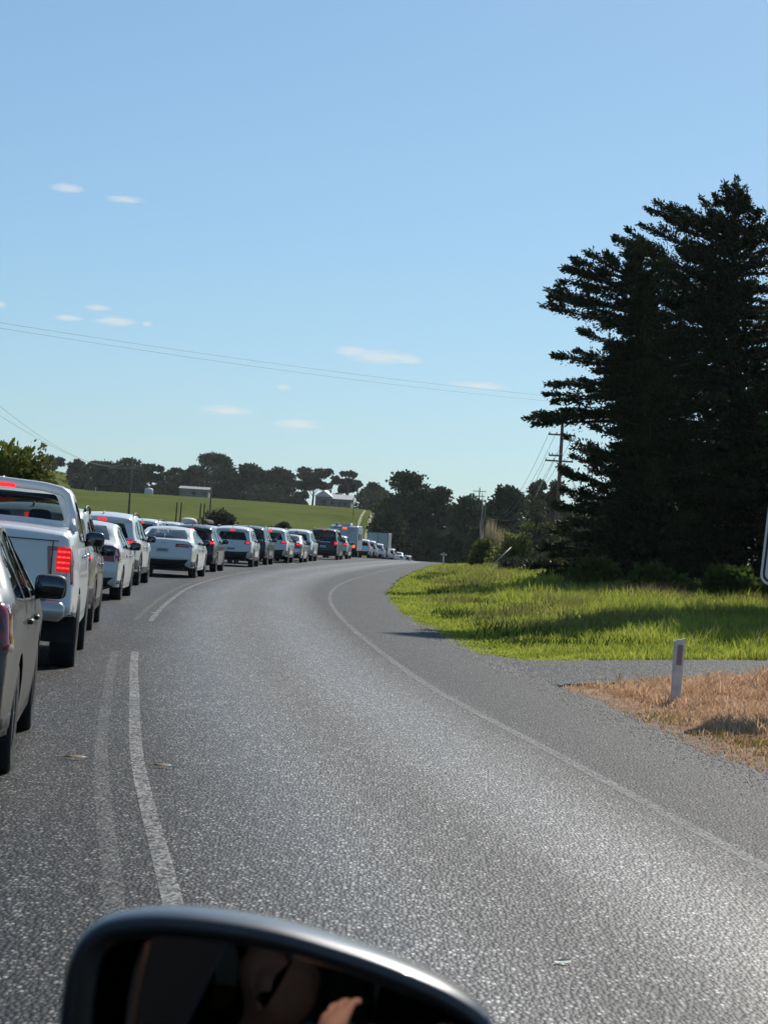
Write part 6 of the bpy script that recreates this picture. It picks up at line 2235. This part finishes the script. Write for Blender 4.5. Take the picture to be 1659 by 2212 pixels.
# the photographer, seen only in the mirror
def photographer():
    root = empty('person', (-.62, -.25, .60))
    tag(root, 'person in a dark shirt reflected in the door mirror, arm raised', 'person')
    b = Vector((-.62, -.25, .60))
    J = {'pelvis': ((-.62, -.27, .78), .15, .12), 'waist': ((-.61, -.26, .95), .145, .11), 'chest': ((-.58, -.23, 1.10), .165, .12), 'collar': ((-.555, -.21, 1.20), .10, .08), 'neck': ((-.53, -.19, 1.255), .055, .055),
         'jaw': ((-.505, -.165, 1.305), .062, .068), 'face': ((-.495, -.155, 1.36), .074, .088), 'skull': ((-.495, -.165, 1.42), .072, .086), 'crown': ((-.495, -.168, 1.465), .045, .055),
         'nose': ((-.482, -.062, 1.355), .012, .014), 'ear_r': ((-.415, -.165, 1.36), .012, .018), 'ear_l': ((-.575, -.15, 1.36), .012, .018),
         'sh_r': ((-.40, -.22, 1.16), .065, .065), 'el_r': ((-.27, -.16, 1.06), .045, .045), 'fa_r': ((-.16, -.11, 1.22), .042, .040), 'wr_r': ((-.075, -.065, 1.365), .028, .024), 'palm_r': ((-.045, -.055, 1.385), .036, .018),
         'sh_l': ((-.76, -.20, 1.14), .065, .065), 'el_l': ((-.56, .16, .96), .045, .045), 'wr_l': ((-.41, .03, 1.13), .028, .025), 'palm_l': ((-.375, -.01, 1.20), .036, .020),
         'hip_r': ((-.53, -.22, .74), .10, .10), 'kn_r': ((-.50, .22, .76), .07, .07), 'an_r': ((-.50, .50, .42), .045, .045), 'to_r': ((-.50, .68, .39), .04, .03),
         'hip_l': ((-.72, -.22, .74), .10, .10), 'kn_l': ((-.76, .22, .76), .07, .07), 'an_l': ((-.78, .50, .42), .045, .045), 'to_l': ((-.78, .68, .39), .04, .03)}
    E_ = [('pelvis', 'waist'), ('waist', 'chest'), ('chest', 'collar'), ('collar', 'neck'), ('neck', 'jaw'), ('jaw', 'face'), ('face', 'skull'), ('skull', 'crown'), ('face', 'nose'), ('face', 'ear_r'), ('face', 'ear_l'),
          ('chest', 'sh_r'), ('sh_r', 'el_r'), ('el_r', 'fa_r'), ('fa_r', 'wr_r'), ('wr_r', 'palm_r'), ('chest', 'sh_l'), ('sh_l', 'el_l'), ('el_l', 'wr_l'), ('wr_l', 'palm_l'),
          ('pelvis', 'hip_r'), ('hip_r', 'kn_r'), ('kn_r', 'an_r'), ('an_r', 'to_r'), ('pelvis', 'hip_l'), ('hip_l', 'kn_l'), ('kn_l', 'an_l'), ('an_l', 'to_l')]
    for sd, palm, fd, sdv in (('r', Vector((-.045, -.055, 1.385)), Vector((.035, .02, .035)), Vector((.02, -.008, -.012))), ('l', Vector((-.375, -.01, 1.20)), Vector((-.030, -.020, .026)), Vector((.012, -.010, .010)))):
        for k in range(4):
            o = palm + sdv * (k - 1.5)
            ln = (.8, 1.0, .95, .72)[k]
            J['f%d1%s' % (k, sd)] = (tuple(o + fd * .55 * ln), .0095, .009)
            J['f%d2%s' % (k, sd)] = (tuple(o + fd * 1.0 * ln + Vector((.012, -.004, .004))), .0085, .008)
            J['f%d3%s' % (k, sd)] = (tuple(o + fd * 1.25 * ln + Vector((.03, -.014, .004))), .0075, .007)
            E_ += [('palm_' + sd, 'f%d1%s' % (k, sd)), ('f%d1%s' % (k, sd), 'f%d2%s' % (k, sd)), ('f%d2%s' % (k, sd), 'f%d3%s' % (k, sd))]
        t0 = palm - sdv * 2.2 - fd * .2
        J['t1' + sd] = (tuple(t0), .011, .010)
        J['t2' + sd] = (tuple(t0 - sdv * .8 + fd * .5), .009, .009)
        E_ += [('wr_' + sd, 't1' + sd), ('t1' + sd, 't2' + sd)]
    for k in list(J):
        if k in ('el_r', 'fa_r', 'wr_r', 'palm_r') or k.endswith('r') and k[0] in 'ft' and k[1].isdigit() or k in ('wr_l', 'palm_l', 'el_l') or k.endswith('l') and k[0] in 'ft' and k[1].isdigit():
            continue
        p = J[k][0]
        J[k] = ((p[0] - .09, p[1] - .05, p[2] - .10), J[k][1], J[k][2])
    names = list(J)

    def skin(nm, keys, edges, grow, mat, parent, root_key):
        me = bpy.data.meshes.new(nm)
        me.from_pydata([tuple(Vector(J[k][0]) - b) for k in keys], [(keys.index(u), keys.index(v)) for u, v in edges], [])
        o = bpy.data.objects.new(nm, me)
        link(o)
        o.parent = parent
        m = o.modifiers.new('Skin', 'SKIN')
        for i, k in enumerate(keys):
            sv = me.skin_vertices[0].data[i]
            sv.radius = (J[k][1] + grow, J[k][2] + grow)
            sv.use_root = (k == root_key)
        m.use_smooth_shade = True
        sd_ = o.modifiers.new('Subsurf', 'SUBSURF')
        sd_.levels = sd_.render_levels = 2
        me.materials.append(MATS[mat])
        return o
    skin('body', names, E_, 0, 'skin', root, 'pelvis')
    ck = ['pelvis', 'waist', 'chest', 'collar', 'sh_r', 'el_r', 'fa_r', 'sh_l', 'el_l']
    skin('shirt', ck, [('pelvis', 'waist'), ('waist', 'chest'), ('chest', 'collar'), ('chest', 'sh_r'), ('sh_r', 'el_r'), ('el_r', 'fa_r'), ('chest', 'sh_l'), ('sh_l', 'el_l')], .014, 'shirt', root, 'pelvis')
    tk_ = ['pelvis', 'hip_r', 'kn_r', 'an_r', 'hip_l', 'kn_l', 'an_l']
    skin('trousers', tk_, [('pelvis', 'hip_r'), ('hip_r', 'kn_r'), ('kn_r', 'an_r'), ('pelvis', 'hip_l'), ('hip_l', 'kn_l'), ('kn_l', 'an_l')], .016, 'shirt', root, 'pelvis')
    hr = MB().superell(Vector((-.585, -.24, 1.335)) - b, (.178, .205, .145), .9, 16, 10)
    hr.superell(Vector((-.585, -.285, 1.28)) - b, (.165, .12, .17), .9, 14, 8)
    hr.build('hair', 'hair', root, True)


photographer()
ph = empty('phone', (-.028, -.014, 1.42))
ph.rotation_euler = (0, R(-3.5), 0)
tag(ph, 'phone held out of the car window', 'phone')
MB().rbox((0, -.004, 0), (.074, .008, .15), .004).build('case', 'plastic', ph)
MB().rbox((0, -.009, 0), (.066, .001, .14), .0004).build('screen', 'sign_black', ph)
for k, (a, b) in enumerate(((-.018, .055), (-.018, .033))):
    MB().lathe([(.007, 0), (.007, .0012), (.001, .0012)], 12, 'Y', (a, .0, b)).build('lens', 'sign_black', ph)


# ------------------------------------------------------------------ thin summer haze
hz = MB().box((0, 2050, 6), (6080, 5000, 66)).build('haze', None)
hm = bpy.data.materials.new('haze')
hm.use_nodes = True
hm.node_tree.nodes.clear()
pv_ = N(hm.node_tree.nodes, 'ShaderNodeVolumePrincipled')
pv_.inputs['Color'].default_value = (0.93, 0.95, 1.0, 1)
pv_.inputs['Density'].default_value = 0.000065
pv_.inputs['Anisotropy'].default_value = 0.3
ho = N(hm.node_tree.nodes, 'ShaderNodeOutputMaterial')
hm.node_tree.links.new(pv_.outputs[0], ho.inputs['Volume'])
hz.data.materials.append(hm)
tag(hz, 'thin bluish haze over the farmland', 'haze', kind='stuff')
scene.cycles.volume_bounces = 0
